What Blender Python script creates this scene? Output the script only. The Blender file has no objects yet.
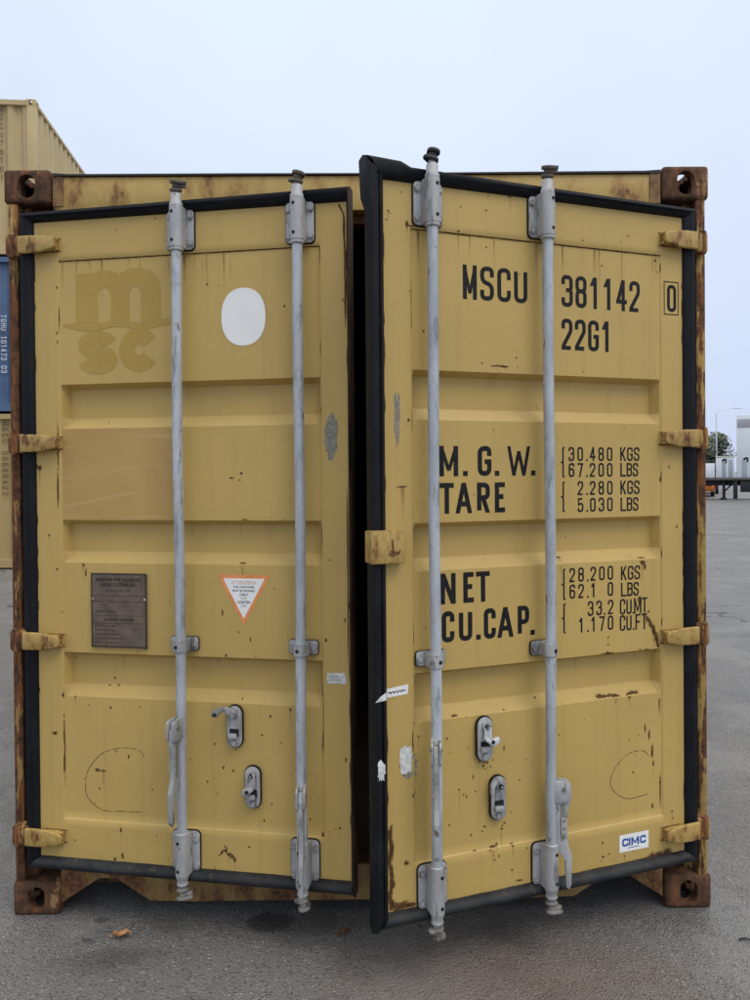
import bpy, bmesh, math, random
from mathutils import Vector, Matrix, noise
random.seed(7)
SC = bpy.context.scene
COL = SC.collection
R = math.radians

# ------------------------------------------------------------------ camera
cam_d = bpy.data.cameras.new('camera')
cam = bpy.data.objects.new('camera', cam_d)
COL.objects.link(cam)
SC.camera = cam
cam_d.sensor_width = 36.0
cam_d.sensor_fit = 'AUTO'
cam_d.lens = 36.0 * 0.780
cam_d.shift_y = -0.0192
cam_d.clip_start = 0.05
cam_d.clip_end = 3000
yaw, pitch, roll = -0.005919, -0.008816, -0.007717
fw = Vector((-math.sin(yaw) * math.cos(pitch), math.cos(yaw) * math.cos(pitch), math.sin(pitch)))
r0 = Vector((math.cos(yaw), math.sin(yaw), 0))
u0 = r0.cross(fw)
rt = r0 * math.cos(roll) + u0 * math.sin(roll)
up = -r0 * math.sin(roll) + u0 * math.cos(roll)
M = Matrix.Identity(4)
for i in range(3):
    M[i][0] = rt[i]; M[i][1] = up[i]; M[i][2] = -fw[i]
M.translation = Vector((0.03802, -2.71445, 1.53183))
cam.matrix_world = M

# ------------------------------------------------------------------ sky and sun (bright overcast)
SUN_EL, SUN_AZ = 58.0, 136.0            # azimuth clockwise from +Y: behind the camera, to the right
world = bpy.data.worlds.new('World')
SC.world = world
world.use_nodes = True
wt = world.node_tree
wt.nodes.clear()
wo = wt.nodes.new('ShaderNodeOutputWorld')
bg = wt.nodes.new('ShaderNodeBackground')
sky = wt.nodes.new('ShaderNodeTexSky')
sky.sky_type = 'NISHITA'
sky.sun_disc = False
sky.sun_elevation = R(SUN_EL)
sky.sun_rotation = R(SUN_AZ)
sky.dust_density = 2.0
tc = wt.nodes.new('ShaderNodeTexCoord')
sx = wt.nodes.new('ShaderNodeSeparateXYZ')
wt.links.new(tc.outputs['Generated'], sx.inputs[0])
rmp = wt.nodes.new('ShaderNodeValToRGB')     # cloud layer: brighter overhead, as an overcast sky is
e = rmp.color_ramp.elements
e[0].position = 0.0; e[0].color = (0.615, 0.70, 0.93, 1)
e[1].position = 1.0; e[1].color = (1.75, 1.75, 1.70, 1)
m_ = rmp.color_ramp.elements.new(0.30); m_.color = (0.70, 0.792, 0.965, 1)
m_ = rmp.color_ramp.elements.new(0.55); m_.color = (0.78, 0.87, 0.985, 1)
wt.links.new(sx.outputs['Z'], rmp.inputs[0])
nz = wt.nodes.new('ShaderNodeTexNoise')      # faint unevenness of the cloud sheet
nz.inputs['Scale'].default_value = 1.6; nz.inputs['Detail'].default_value = 4
wt.links.new(tc.outputs['Generated'], nz.inputs['Vector'])
mr = wt.nodes.new('ShaderNodeMapRange')
mr.inputs['From Min'].default_value = 0.3; mr.inputs['From Max'].default_value = 0.7
mr.inputs['To Min'].default_value = 0.93; mr.inputs['To Max'].default_value = 1.07
wt.links.new(nz.outputs['Fac'], mr.inputs['Value'])
gain = wt.nodes.new('ShaderNodeVectorMath'); gain.operation = 'SCALE'
wt.links.new(rmp.outputs['Color'], gain.inputs[0])
g2 = wt.nodes.new('ShaderNodeMath'); g2.operation = 'MULTIPLY'; g2.inputs[1].default_value = 10.5
wt.links.new(mr.outputs['Result'], g2.inputs[0])
wt.links.new(g2.outputs[0], gain.inputs['Scale'])
mixw = wt.nodes.new('ShaderNodeMix'); mixw.data_type = 'RGBA'
mixw.inputs['Factor'].default_value = 0.92
wt.links.new(sky.outputs['Color'], mixw.inputs['A'])
wt.links.new(gain.outputs[0], mixw.inputs['B'])
wt.links.new(mixw.outputs['Result'], bg.inputs['Color'])
bg.inputs['Strength'].default_value = 0.10
wt.links.new(bg.outputs[0], wo.inputs[0])

sun_d = bpy.data.lights.new('sun', 'SUN')
sun_d.energy = 1.3
sun_d.angle = R(32)
sun_d.color = (1.0, 0.95, 0.87)
sun = bpy.data.objects.new('sun', sun_d)
COL.objects.link(sun)
sdir = Vector((math.sin(R(SUN_AZ)) * math.cos(R(SUN_EL)), math.cos(R(SUN_AZ)) * math.cos(R(SUN_EL)), math.sin(R(SUN_EL))))
sun.rotation_euler = sdir.to_track_quat('Z', 'Y').to_euler()
sun.location = (6, -8, 12)

SC.view_settings.view_transform = 'Standard'
SC.view_settings.look = 'None'
SC.view_settings.exposure = 0.0
SC.view_settings.gamma = 1.0
SC.view_settings.use_curve_mapping = False
SC.render.engine = 'CYCLES'
SC.cycles.max_bounces = 6
SC.cycles.diffuse_bounces = 3
SC.cycles.transparent_max_bounces = 12

# ------------------------------------------------------------------ node helpers
class NT:
    def __init__(s, name):
        s.m = bpy.data.materials.new(name)
        s.m.use_nodes = True
        s.t = s.m.node_tree
        s.t.nodes.clear()
        s.out = s.n('ShaderNodeOutputMaterial')
        s.b = s.n('ShaderNodeBsdfPrincipled')
        s.t.links.new(s.b.outputs[0], s.out.inputs['Surface'])
        s._c = s.n('ShaderNodeTexCoord')
        s.co = s._c.outputs['Object']
    def n(s, k): return s.t.nodes.new(k)
    def l(s, a, b): s.t.links.new(a, b)
    def put(s, v, sock):
        if hasattr(v, 'links'): s.l(v, sock)
        elif isinstance(v, tuple) and len(v) == 3 and sock.type == 'RGBA': sock.default_value = (*v, 1)
        else: sock.default_value = v
    def scale(s, v, sc, loc=(0, 0, 0)):
        m = s.n('ShaderNodeMapping')
        s.l(v, m.inputs['Vector'])
        m.inputs['Scale'].default_value = sc
        m.inputs['Location'].default_value = loc
        return m.outputs[0]
    def noise(s, sc=5.0, det=4.0, rough=.55, vec=None, dist=0.0):
        t = s.n('ShaderNodeTexNoise')
        s.l(vec or s.co, t.inputs['Vector'])
        t.inputs['Scale'].default_value = sc; t.inputs['Detail'].default_value = det
        t.inputs['Roughness'].default_value = rough; t.inputs['Distortion'].default_value = dist
        return t.outputs['Fac']
    def voro(s, sc, feature='F1', out='Distance', vec=None, rnd=1.0):
        t = s.n('ShaderNodeTexVoronoi')
        t.feature = feature
        s.l(vec or s.co, t.inputs['Vector'])
        t.inputs['Scale'].default_value = sc; t.inputs['Randomness'].default_value = rnd
        return t.outputs[out]
    def rng(s, v, a, b, c=0.0, d=1.0, smooth=True):
        t = s.n('ShaderNodeMapRange')
        if smooth: t.interpolation_type = 'SMOOTHSTEP'
        s.l(v, t.inputs['Value'])
        t.inputs['From Min'].default_value = a; t.inputs['From Max'].default_value = b
        t.inputs['To Min'].default_value = c; t.inputs['To Max'].default_value = d
        return t.outputs['Result']
    def math(s, op, a, b=0.0, c=0.0):
        t = s.n('ShaderNodeMath'); t.operation = op
        for i, v in enumerate((a, b, c)): s.put(v, t.inputs[i])
        return t.outputs[0]
    def mix(s, f, a, b, mode='MIX'):
        t = s.n('ShaderNodeMix'); t.data_type = 'RGBA'; t.blend_type = mode
        s.put(f, t.inputs['Factor']); s.put(a, t.inputs['A']); s.put(b, t.inputs['B'])
        return t.outputs['Result']
    def sep(s, v=None):
        t = s.n('ShaderNodeSeparateXYZ'); s.l(v or s.co, t.inputs[0]); return t.outputs
    def attr(s, name):
        t = s.n('ShaderNodeAttribute'); t.attribute_name = name; return t.outputs['Fac']
    def edge(s, rad=.006, lo=.03, hi=.25):
        bv = s.n('ShaderNodeBevel'); bv.samples = 6; bv.inputs['Radius'].default_value = rad
        ge = s.n('ShaderNodeNewGeometry'); d = s.n('ShaderNodeVectorMath'); d.operation = 'DOT_PRODUCT'
        s.l(bv.outputs[0], d.inputs[0]); s.l(ge.outputs['Normal'], d.inputs[1])
        return s.rng(s.math('SUBTRACT', 1.0, d.outputs['Value']), lo, hi)
    def bump(s, h, strength=.3, dist=.01):
        t = s.n('ShaderNodeBump'); s.l(h, t.inputs['Height'])
        t.inputs['Strength'].default_value = strength; t.inputs['Distance'].default_value = dist
        s.l(t.outputs[0], s.b.inputs['Normal'])
    def fin(s, col, rough=.6, metal=0.0, spec=.5):
        s.put(col, s.b.inputs['Base Color']); s.put(rough, s.b.inputs['Roughness']); s.put(metal, s.b.inputs['Metallic'])
        s.b.inputs['Specular IOR Level'].default_value = spec
        return s.m

def plain(name, col, rough=.6, metal=0.0, spec=.5, vary=.12, sc=30.0):
    t = NT(name)
    f = t.noise(sc, 4)
    lo = tuple(c * (1 - vary) for c in col); hi = tuple(min(1, c * (1 + vary)) for c in col)
    return t.fin(t.mix(t.rng(f, .3, .7), lo, hi), rough, metal, spec)

MAT = {}
def yellow_paint(name, col, speck=.70, dirt=.35, rusty=.0, edges=0.0, rsc=9):
    t = NT(name)
    big = t.noise(1.7, 4, .6)
    c = t.mix(t.rng(big, .3, .72), tuple(x * .93 for x in col), tuple(min(1, x * 1.05) for x in col))
    # sun-faded cloudiness, slightly greyer
    f2 = t.noise(4.5, 5, .65)
    grey = (col[0] * .95, col[1] * .96, col[2] * 1.06)
    c = t.mix(t.rng(f2, .45, .75, 0, .5), c, grey)
    # rain streaks: noise stretched down the panel
    st = t.noise(1.0, 5, .6, t.scale(t.co, (26, 26, .9)))
    c = t.mix(t.rng(st, .52, .80, 0, dirt), c, tuple(x * .62 for x in col))
    # fine grime
    gr = t.noise(60, 4, .7)
    c = t.mix(t.rng(gr, .55, .8, 0, .18), c, tuple(x * .6 for x in col))
    # pin-point rust
    v = t.noise(55, 2, .5); w = t.noise(3.1, 3, .6)
    k = t.math('MULTIPLY', t.rng(v, speck, speck + .035), t.rng(w, .50, .64))
    c = t.mix(k, c, (.10, .045, .02))
    if rusty > 0:
        rr = t.noise(rsc, 7, .7, t.scale(t.co, (1, 1, .55)))
        rk = t.rng(rr, .62 - rusty * .25, .70 - rusty * .22)
        rc = t.mix(t.rng(t.noise(70, 4), .35, .65), (.075, .030, .014), (.20, .085, .030))
        hal = t.rng(rr, .50 - rusty * .25, .66 - rusty * .22, 0, .7)
        c = t.mix(hal, c, (col[0] * .62, col[1] * .44, col[2] * .30))
        c = t.mix(rk, c, rc)
    if edges > 0:      # paint worn to rust along the arrises
        em = t.math('MULTIPLY', t.edge(.007, .02, .16), t.rng(t.noise(45, 5, .7), .62 - edges * .4, .70 - edges * .25))
        c = t.mix(em, c, t.mix(t.rng(t.noise(70, 4), .35, .65), (.060, .026, .013), (.19, .082, .030)))
    t.bump(t.math('ADD', t.math('MULTIPLY', t.noise(9, 3), .6), t.math('MULTIPLY', gr, .07)), .16, .01)
    return t.fin(c, t.rng(f2, .3, .7, .42, .60), 0.0, .42)
TAN = (.510, .346, .105)
MAT['yellow'] = yellow_paint('tan_yellow_paint', TAN, .735, .28)
MAT['ghost'] = yellow_paint('unfaded_yellow_paint', (.425, .276, .056), .74, .2)
MAT['hinge'] = yellow_paint('rust_edged_yellow_paint', tuple(x * .86 for x in TAN), .70, .6, .34, .9, 26)
MAT['header'] = yellow_paint('streaked_yellow_paint', TAN, .70, .55, .18)
MAT['yellow_rusty'] = yellow_paint('rust_bitten_yellow_paint', TAN, .66, .4, .42)
MAT['yellow_sill'] = yellow_paint('grimy_yellow_paint', (.31, .205, .070), .66, .6, .5)

def rust_mat(name, paint, amount, vec=(1.6, 1.6, .8), warm=1.0):
    t = NT(name)
    a = t.noise(6, 7, .68, t.scale(t.co, vec))
    b = t.noise(38, 5, .65)
    c = t.mix(t.rng(b, .3, .7), (.052, .026, .016), (.155 * warm, .066 * warm ** .5, .028))
    c = t.mix(t.rng(t.noise(11, 5, .6, t.scale(t.co, vec)), .46, .66, 0, .85), c, (.26 * warm, .108 * warm, .036))
    c = t.mix(t.rng(t.noise(24, 4, .65, t.scale(t.co, vec, (5, 2, 1))), .56, .68, 0, .85), c, (.026, .016, .012))
    c = t.mix(t.rng(t.noise(110, 3), .60, .72, 0, .6), c, (.020, .013, .010))
    paintc = t.mix(t.rng(b, .35, .7), tuple(x * .8 for x in paint), paint)
    pa = t.math('ADD', a, t.math('MULTIPLY', t.math('SUBTRACT', t.noise(60, 4, .7), .5), .10))
    c = t.mix(t.rng(pa, amount, amount + .03), c, paintc)
    t.bump(t.math('ADD', b, t.math('MULTIPLY', t.noise(120, 3), .5)), .5, .004)
    return t.fin(c, .82, 0.0, .3)
MAT['rust'] = rust_mat('rusted_steel_casting', (.33, .20, .085), .61, (1.9, 1.9, .9), .74)
MAT['rust_post'] = rust_mat('rusted_painted_post', (.40, .250, .085), .565, (4.5, 4.5, .55), 1.1)
MAT['rust_post_tan'] = rust_mat('half_rusted_painted_post', (.43, .270, .085), .525, (4.5, 4.5, .55), 1.15)

t = NT('rust_spot')
fd = t.attr('fade')
nn = t.noise(190, 4, .65)
al = t.rng(t.math('ADD', fd, t.math('MULTIPLY', t.math('SUBTRACT', nn, .5), 1.3)), .16, .80, 0, .95)
t.l(al, t.b.inputs['Alpha'])
MAT['spot'] = t.fin(t.mix(t.rng(t.noise(210, 3), .35, .65), (.055, .024, .012), (.150, .072, .026)), .9, 0, .2)
t = NT('rust_run')
fd = t.attr('fade')
al = t.math('MULTIPLY', t.rng(fd, 0.0, 1.0, 0, .42), t.rng(t.noise(1, 4, .6, t.scale(t.co, (160, 160, 12))), .30, .62))
t.l(al, t.b.inputs['Alpha'])
MAT['run'] = t.fin((.20, .105, .032), .8, 0, .2)
t = NT('scrawl_line')
al = t.rng(t.noise(90, 3), .34, .60, .10, .85)
t.l(al, t.b.inputs['Alpha'])
MAT['scrawl'] = t.fin((.15, .085, .03), .7)

t = NT('black_rubber')
nn = t.noise(14, 5, .6, t.scale(t.co, (1, 1, .6)))
c = t.mix(t.rng(nn, .4, .75), (.0040, .0048, .0075), (.011, .012, .015))
c = t.mix(t.rng(t.noise(70, 3), .62, .75, 0, .35), c, (.06, .05, .04))
t.bump(t.noise(45, 3), .2, .003)
MAT['rubber'] = t.fin(c, t.rng(nn, .3, .7, .48, .66), 0, .22)
t = NT('dusty_rubber')
nn = t.noise(11, 5, .65)
c = t.mix(t.rng(nn, .35, .7), (.008, .009, .012), (.026, .026, .027))
c = t.mix(t.rng(t.noise(40, 4), .58, .72, 0, .6), c, (.095, .07, .042))
t.bump(t.noise(45, 3), .25, .003)
MAT['rubber_dusty'] = t.fin(c, .62, 0, .35)

def galv(name, base, dirty, edges=False):
    t = NT(name)
    a = t.noise(12, 5, .65, t.scale(t.co, (1, 1, .35)))
    c = t.mix(t.rng(a, .3, .7), tuple(x * .78 for x in base), tuple(x * 1.14 for x in base))
    sp = t.voro(95, out='Color')                       # zinc spangle
    c = t.mix(t.rng(t.sep(sp)[0], 0, 1, 0, .16), c, tuple(x * .62 for x in base))
    s = t.noise(30, 5, .7, t.scale(t.co, (1, 1, .18), (3, 1, 7)))
    c = t.mix(t.rng(s, .53, .66, 0, dirty), c, tuple(x * .36 for x in base))
    s2 = t.noise(16, 6, .75, t.scale(t.co, (1, 1, .3), (1, 8, 3)))
    c = t.mix(t.rng(s2, .59, .65, 0, dirty * .7), c, (base[0] * .50, base[1] * .46, base[2] * .40))
    r = t.noise(34, 5, .7, t.scale(t.co, (1, 1, .5), (9, 4, 2)))
    c = t.mix(t.rng(r, .61, .68, 0, dirty), c, (.115, .062, .034))
    if edges:
        em = t.math('MULTIPLY', t.edge(.005, .02, .18), t.rng(t.noise(60, 4, .7), .42, .56))
        c = t.mix(t.math('MULTIPLY', em, .75), c, (.10, .075, .058))
    t.bump(t.noise(70, 3), .22, .003)
    return t.fin(c, t.rng(a, .3, .7, .44, .64), .2, .45)
MAT['galv'] = galv('galvanised_bar_steel', (.465, .490, .515), .7)
MAT['galv_light'] = galv('galvanised_bracket_steel', (.415, .415, .415), .9, True)
MAT['galv_dirty'] = galv('grimy_cam_steel', (.25, .235, .21), 1.0, True)
MAT['cam_brown'] = galv('rusty_cam_steel', (.125, .105, .085), 1.0, True)
MAT['grease'] = plain('greasy_cast_iron', (.028, .026, .024), .5, .2)
MAT['dark'] = plain('dark_gap', (.006, .006, .007), .8)
MAT['shade_lining'] = plain('painted_shade_lining', (.020, .020, .024), .8, 0, .2, .3, 6)  # near-black colour stands in for the shade inside the container
MAT['paint_black'] = plain('stencil_black_paint', (.011, .0105, .011), .6, 0, .22, .4, 60)
MAT['white'] = plain('white_vinyl', (.83, .82, .79), .5, 0, .4, .03, 12)
MAT['paper'] = plain('torn_white_paper', (.62, .62, .60), .8, 0, .3, .25, 60)
MAT['orange'] = plain('orange_print', (.78, .27, .085), .5)
MAT['pinkish'] = plain('faded_red_print', (.72, .46, .40), .6)
MAT['ink'] = plain('grey_print', (.17, .17, .19), .6)
MAT['blue_ink'] = plain('blue_print', (.025, .10, .36), .5)
MAT['plate'] = plain('bronzed_data_plate', (.135, .098, .070), .5, .1, .5, .25, 25)
MAT['plate_ink'] = plain('plate_engraving', (.030, .022, .018), .6)
MAT['tape'] = plain('grey_tape_residue', (.24, .215, .17), .7, 0, .4, .3, 90)
t = NT('bare_primer_patch')
c = t.mix(t.rng(t.noise(3, 4, .6, None, .6), .3, .7), (.425, .258, .080), (.495, .312, .098))
w = t.n('ShaderNodeTexWave'); w.wave_type = 'RINGS'; w.rings_direction = 'Y'
t.l(t.scale(t.co, (1, 1, 2.2), (-.52, 0, -2.6)), w.inputs['Vector'])
w.inputs['Scale'].default_value = 1.7; w.inputs['Distortion'].default_value = 5.0; w.inputs['Detail'].default_value = 1.5; w.inputs['Detail Scale'].default_value = .8
c = t.mix(t.math('MULTIPLY', t.rng(w.outputs['Fac'], .93, 1.0, 0, .28), t.rng(t.noise(4, 2), .42, .6)), c, (.58, .42, .20))
c = t.mix(t.rng(t.noise(8, 5), .58, .72, 0, .4), c, (.38, .22, .07))
MAT['patch'] = t.fin(c, .5)

# ground
t = NT('asphalt')
P = t.co
fine = t.noise(330, 3, .7)
mid = t.noise(70, 4, .7)
big = t.noise(.55, 5, .6)
c = t.mix(t.rng(fine, .36, .64), (.046, .043, .040), (.235, .222, .209))
c = t.mix(t.rng(big, .35, .68, 0, .5), c, t.mix(.5, c, (.26, .25, .242)))
ag = t.voro(96)                                   # stones of the worn surface, pale and dark
agc = t.voro(96, out='Color')
o_ = t.sep(agc)
c = t.mix(t.math('MULTIPLY', t.rng(ag, .52, .30), t.rng(o_[0], .45, .62, 0, .62)), c, t.mix(o_[2], (.20, .185, .172), (.36, .345, .33)))
c = t.mix(t.math('MULTIPLY', t.rng(ag, .52, .30), t.rng(o_[1], .60, .74, 0, .72)), c, (.040, .038, .037))
wh = t.voro(62, out='Color'); whd = t.voro(62)
c = t.mix(t.math('MULTIPLY', t.rng(whd, .26, .14), t.rng(t.sep(wh)[0], .80, .88, 0, .8)), c, (.42, .405, .385))
pt = t.noise(1.15, 6, .68, None, .4)
c = t.mix(t.rng(pt, .50, .60, 0, .38), c, t.mix(.55, c, (.33, .318, .305)))
c = t.mix(t.rng(t.noise(2.6, 6, .7, t.scale(P, (1, 1, 1), (7, 3, 0)), .5), .54, .66, 0, .42), c, (.070, .066, .063))
c = t.mix(t.rng(mid, .52, .72, 0, .45), c, (.085, .080, .077))
c = t.mix(t.rng(t.noise(6, 5, .65), .55, .75, 0, .40), c, (.10, .094, .09))
def blob(x, y, rx, ry, soft=.35, amp=.5, sc=9):
    o = t.sep(P)
    dx = t.math('DIVIDE', t.math('SUBTRACT', o[0], x), rx); dy = t.math('DIVIDE', t.math('SUBTRACT', o[1], y), ry)
    d = t.math('SQRT', t.math('ADD', t.math('MULTIPLY', dx, dx), t.math('MULTIPLY', dy, dy)))
    d = t.math('ADD', d, t.math('MULTIPLY', t.math('SUBTRACT', t.noise(sc, 4, .6), .5), amp))
    return t.rng(d, 1 + soft, 1 - soft)
c = t.mix(t.math('MULTIPLY', blob(.46, -.36, .46, .19, .9, 1.6, 7), .48), c, (.14, .080, .052))      # brown earth stain
c = t.mix(t.math('MULTIPLY', blob(-.86, -.27, .12, .05, 1.0, 2.2, 22), .40), c, (.055, .034, .030))
c = t.mix(t.math('MULTIPLY', blob(-.76, -.23, .10, .04, 1.0, 2.2, 24), .42), c, (.045, .042, .040))
c = t.mix(t.math('MULTIPLY', blob(-.315, -.055, .080, .058, .16, .8, 16), .72), c, (.030, .029, .029))  # oil spot
for (x, y, rx, ry) in ((-.90, -.03, .026, .014), (-.905, -.15, .022, .012), (-.86, -.075, .012, .007), (-.83, -.10, .05, .008)):
    c = t.mix(t.math('MULTIPLY', blob(x, y, rx, ry, .35, 1.6, 40), .6), c, (.04, .038, .036))
wob = t.n('ShaderNodeVectorMath'); wob.operation = 'ADD'
nv = t.n('ShaderNodeTexNoise'); t.l(P, nv.inputs['Vector']); nv.inputs['Scale'].default_value = 2.2; nv.inputs['Detail'].default_value = 5
sc_ = t.n('ShaderNodeVectorMath'); sc_.operation = 'SCALE'; sc_.inputs['Scale'].default_value = .55
t.l(nv.outputs['Color'], sc_.inputs[0]); t.l(P, wob.inputs[0]); t.l(sc_.outputs[0], wob.inputs[1])
ck = t.voro(.62, 'DISTANCE_TO_EDGE', 'Distance', wob.outputs[0])
ckm = t.math('MULTIPLY', t.rng(ck, .011, .003), t.math('MULTIPLY', t.rng(t.noise(.8, 3), .46, .60), t.rng(t.sep(P)[1], .55, 1.0)))
c = t.mix(t.math('MULTIPLY', ckm, .85), c, (.028, .027, .026))
hh = t.math('ADD', t.math('MULTIPLY', fine, .5), t.math('MULTIPLY', t.rng(ag, .6, .15), t.math('ADD', .4, t.math('MULTIPLY', o_[0], .9))))
hh = t.math('SUBTRACT', hh, t.math('MULTIPLY', ckm, 1.5))
t.bump(hh, .6, .007)
MAT['asphalt'] = t.fin(c, t.rng(big, .3, .7, .44, .60), 0, .5)

# ------------------------------------------------------------------ mesh helpers
class MB:
    def __init__(s):
        s.bm = bmesh.new()
        s.fade = s.bm.verts.layers.float.new('fade')
    def take(s, b, mat=0, mtx=None):
        if mtx is not None: bmesh.ops.transform(b, matrix=mtx, verts=b.verts)
        vm = {}
        for v in b.verts: vm[v] = s.bm.verts.new(v.co)
        for f in b.faces:
            try:
                g = s.bm.faces.new([vm[v] for v in f.verts]); g.material_index = mat; g.smooth = f.smooth
            except ValueError: pass
        b.free(); return s
    def box(s, x0, x1, y0, y1, z0, z1, bev=0.0, mat=0, mtx=None, seg=2):
        b = bmesh.new()
        bmesh.ops.create_cube(b, size=1)
        bmesh.ops.scale(b, vec=(x1 - x0, y1 - y0, z1 - z0), verts=b.verts)
        bmesh.ops.translate(b, vec=((x0 + x1) / 2, (y0 + y1) / 2, (z0 + z1) / 2), verts=b.verts)
        if bev > 0: bmesh.ops.bevel(b, geom=list(b.edges), offset=bev, segments=seg, affect='EDGES', profile=.5)
        return s.take(b, mat, mtx)
    def prism(s, pts, y0, y1, bev=0.0, mat=0, mtx=None, seg=2):
        """pts: outline in (x, z), extruded along y"""
        b = bmesh.new()
        f = b.faces.new([b.verts.new((x, y0, z)) for x, z in pts])
        r = bmesh.ops.extrude_face_region(b, geom=[f])
        bmesh.ops.translate(b, vec=(0, y1 - y0, 0), verts=[v for v in r['geom'] if isinstance(v, bmesh.types.BMVert)])
        bmesh.ops.recalc_face_normals(b, faces=b.faces)
        if bev > 0:
            bmesh.ops.bevel(b, geom=list(b.edges), offset=bev, segments=seg, affect='EDGES', profile=.5, clamp_overlap=True)
        return s.take(b, mat, mtx)
    def lathe(s, prof, cx, cy, n=20, mat=0, mtx=None):
        """prof: (radius, z) list, about the vertical through cx, cy"""
        b = bmesh.new(); rings = []
        for r, z in prof:
            rings.append([b.verts.new((cx + r * math.cos(2 * math.pi * i / n), cy + r * math.sin(2 * math.pi * i / n), z)) for i in range(n)])
        for a, c in zip(rings, rings[1:]):
            for i in range(n): b.faces.new((a[i], a[(i + 1) % n], c[(i + 1) % n], c[i])).smooth = True
        b.faces.new(rings[0][::-1]); b.faces.new(rings[-1])
        bmesh.ops.recalc_face_normals(b, faces=b.faces)
        return s.take(b, mat, mtx)
    def tube(s, pts, r, n=8, mat=0, r1=None):
        b = bmesh.new(); rings = []
        pts = [Vector(p) for p in pts]
        for i, p in enumerate(pts):
            d = (pts[min(i + 1, len(pts) - 1)] - pts[max(i - 1, 0)]).normalized()
            a = d.orthogonal().normalized() if i == 0 else (a - d * a.dot(d)).normalized()
            c = d.cross(a)
            rr = r if r1 is None else r + (r1 - r) * i / (len(pts) - 1)
            rings.append([b.verts.new(p + (a * math.cos(2 * math.pi * k / n) + c * math.sin(2 * math.pi * k / n)) * rr) for k in range(n)])
        for a_, c_ in zip(rings, rings[1:]):
            for k in range(n): b.faces.new((a_[k], a_[(k + 1) % n], c_[(k + 1) % n], c_[k])).smooth = True
        b.faces.new(rings[0][::-1]); b.faces.new(rings[-1])
        bmesh.ops.recalc_face_normals(b, faces=b.faces)
        return s.take(b, mat)
    def disc(s, cx, cz, r, y0, y1, n=14, mat=0, bev=0.0):
        return s.prism([(cx + r * math.cos(2 * math.pi * i / n), cz + r * math.sin(2 * math.pi * i / n)) for i in range(n)], y0, y1, 0, mat)
    def quads(s, grid, mat=0, smooth=True):
        vs = [[s.bm.verts.new(p) for p in row] for row in grid]
        for j in range(len(vs) - 1):
            for i in range(len(vs[0]) - 1):
                f = s.bm.faces.new((vs[j][i], vs[j][i + 1], vs[j + 1][i + 1], vs[j + 1][i])); f.material_index = mat; f.smooth = smooth
        return s
    def poly(s, pts, mat=0):
        f = s.bm.faces.new([s.bm.verts.new(p) for p in pts]); f.material_index = mat; return s
    def done(s, name, mats, parent=None, loc=None, rot=None, angle=35, recalc=False):
        if recalc: bmesh.ops.recalc_face_normals(s.bm, faces=s.bm.faces)
        me = bpy.data.meshes.new(name)
        s.bm.to_mesh(me); s.bm.free()
        for m in (mats if isinstance(mats, (list, tuple)) else [mats]): me.materials.append(MAT[m] if isinstance(m, str) else m)
        if angle:
            for p in me.polygons: p.use_smooth = True
            me.set_sharp_from_angle(angle=R(angle))
        o = bpy.data.objects.new(name, me)
        COL.objects.link(o)
        if parent is not None: o.parent = parent
        if loc is not None: o.location = loc
        if rot is not None: o.rotation_euler = rot
        return o
def empty(name, loc=(0, 0, 0), rz=0.0):
    o = bpy.data.objects.new(name, None); COL.objects.link(o)
    o.location = loc; o.rotation_euler = (0, 0, rz); o.empty_display_size = .3
    return o
def tag(o, label=None, cat=None, group=None, kind=None):
    if label: o['label'] = label
    if cat: o['category'] = cat
    if group: o['group'] = group
    if kind: o['kind'] = kind
    return o
def copy_tree(o, parent=None):
    c = o.copy(); COL.objects.link(c)
    if parent is not None: c.parent = parent
    for ch in list(o.children): copy_tree(ch, c)
    return c
def capsule(cx, cz, rx, rz, n=10):
    """upright slot outline with round ends"""
    p = []
    for i in range(n + 1):
        a = math.pi * i / n; p.append((cx + rx * math.cos(a), cz + (rz - rx) + rx * math.sin(a)))
    for i in range(n + 1):
        a = math.pi + math.pi * i / n; p.append((cx + rx * math.cos(a), cz - (rz - rx) + rx * math.sin(a)))
    return p
def rrect(x0, x1, z0, z1, r, n=4):
    p = []
    for cx, cz, a0 in ((x1 - r, z1 - r, 0), (x0 + r, z1 - r, 90), (x0 + r, z0 + r, 180), (x1 - r, z0 + r, 270)):
        for i in range(n + 1):
            a = R(a0 + 90 * i / n); p.append((cx + r * math.cos(a), cz + r * math.sin(a)))
    return p

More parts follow.
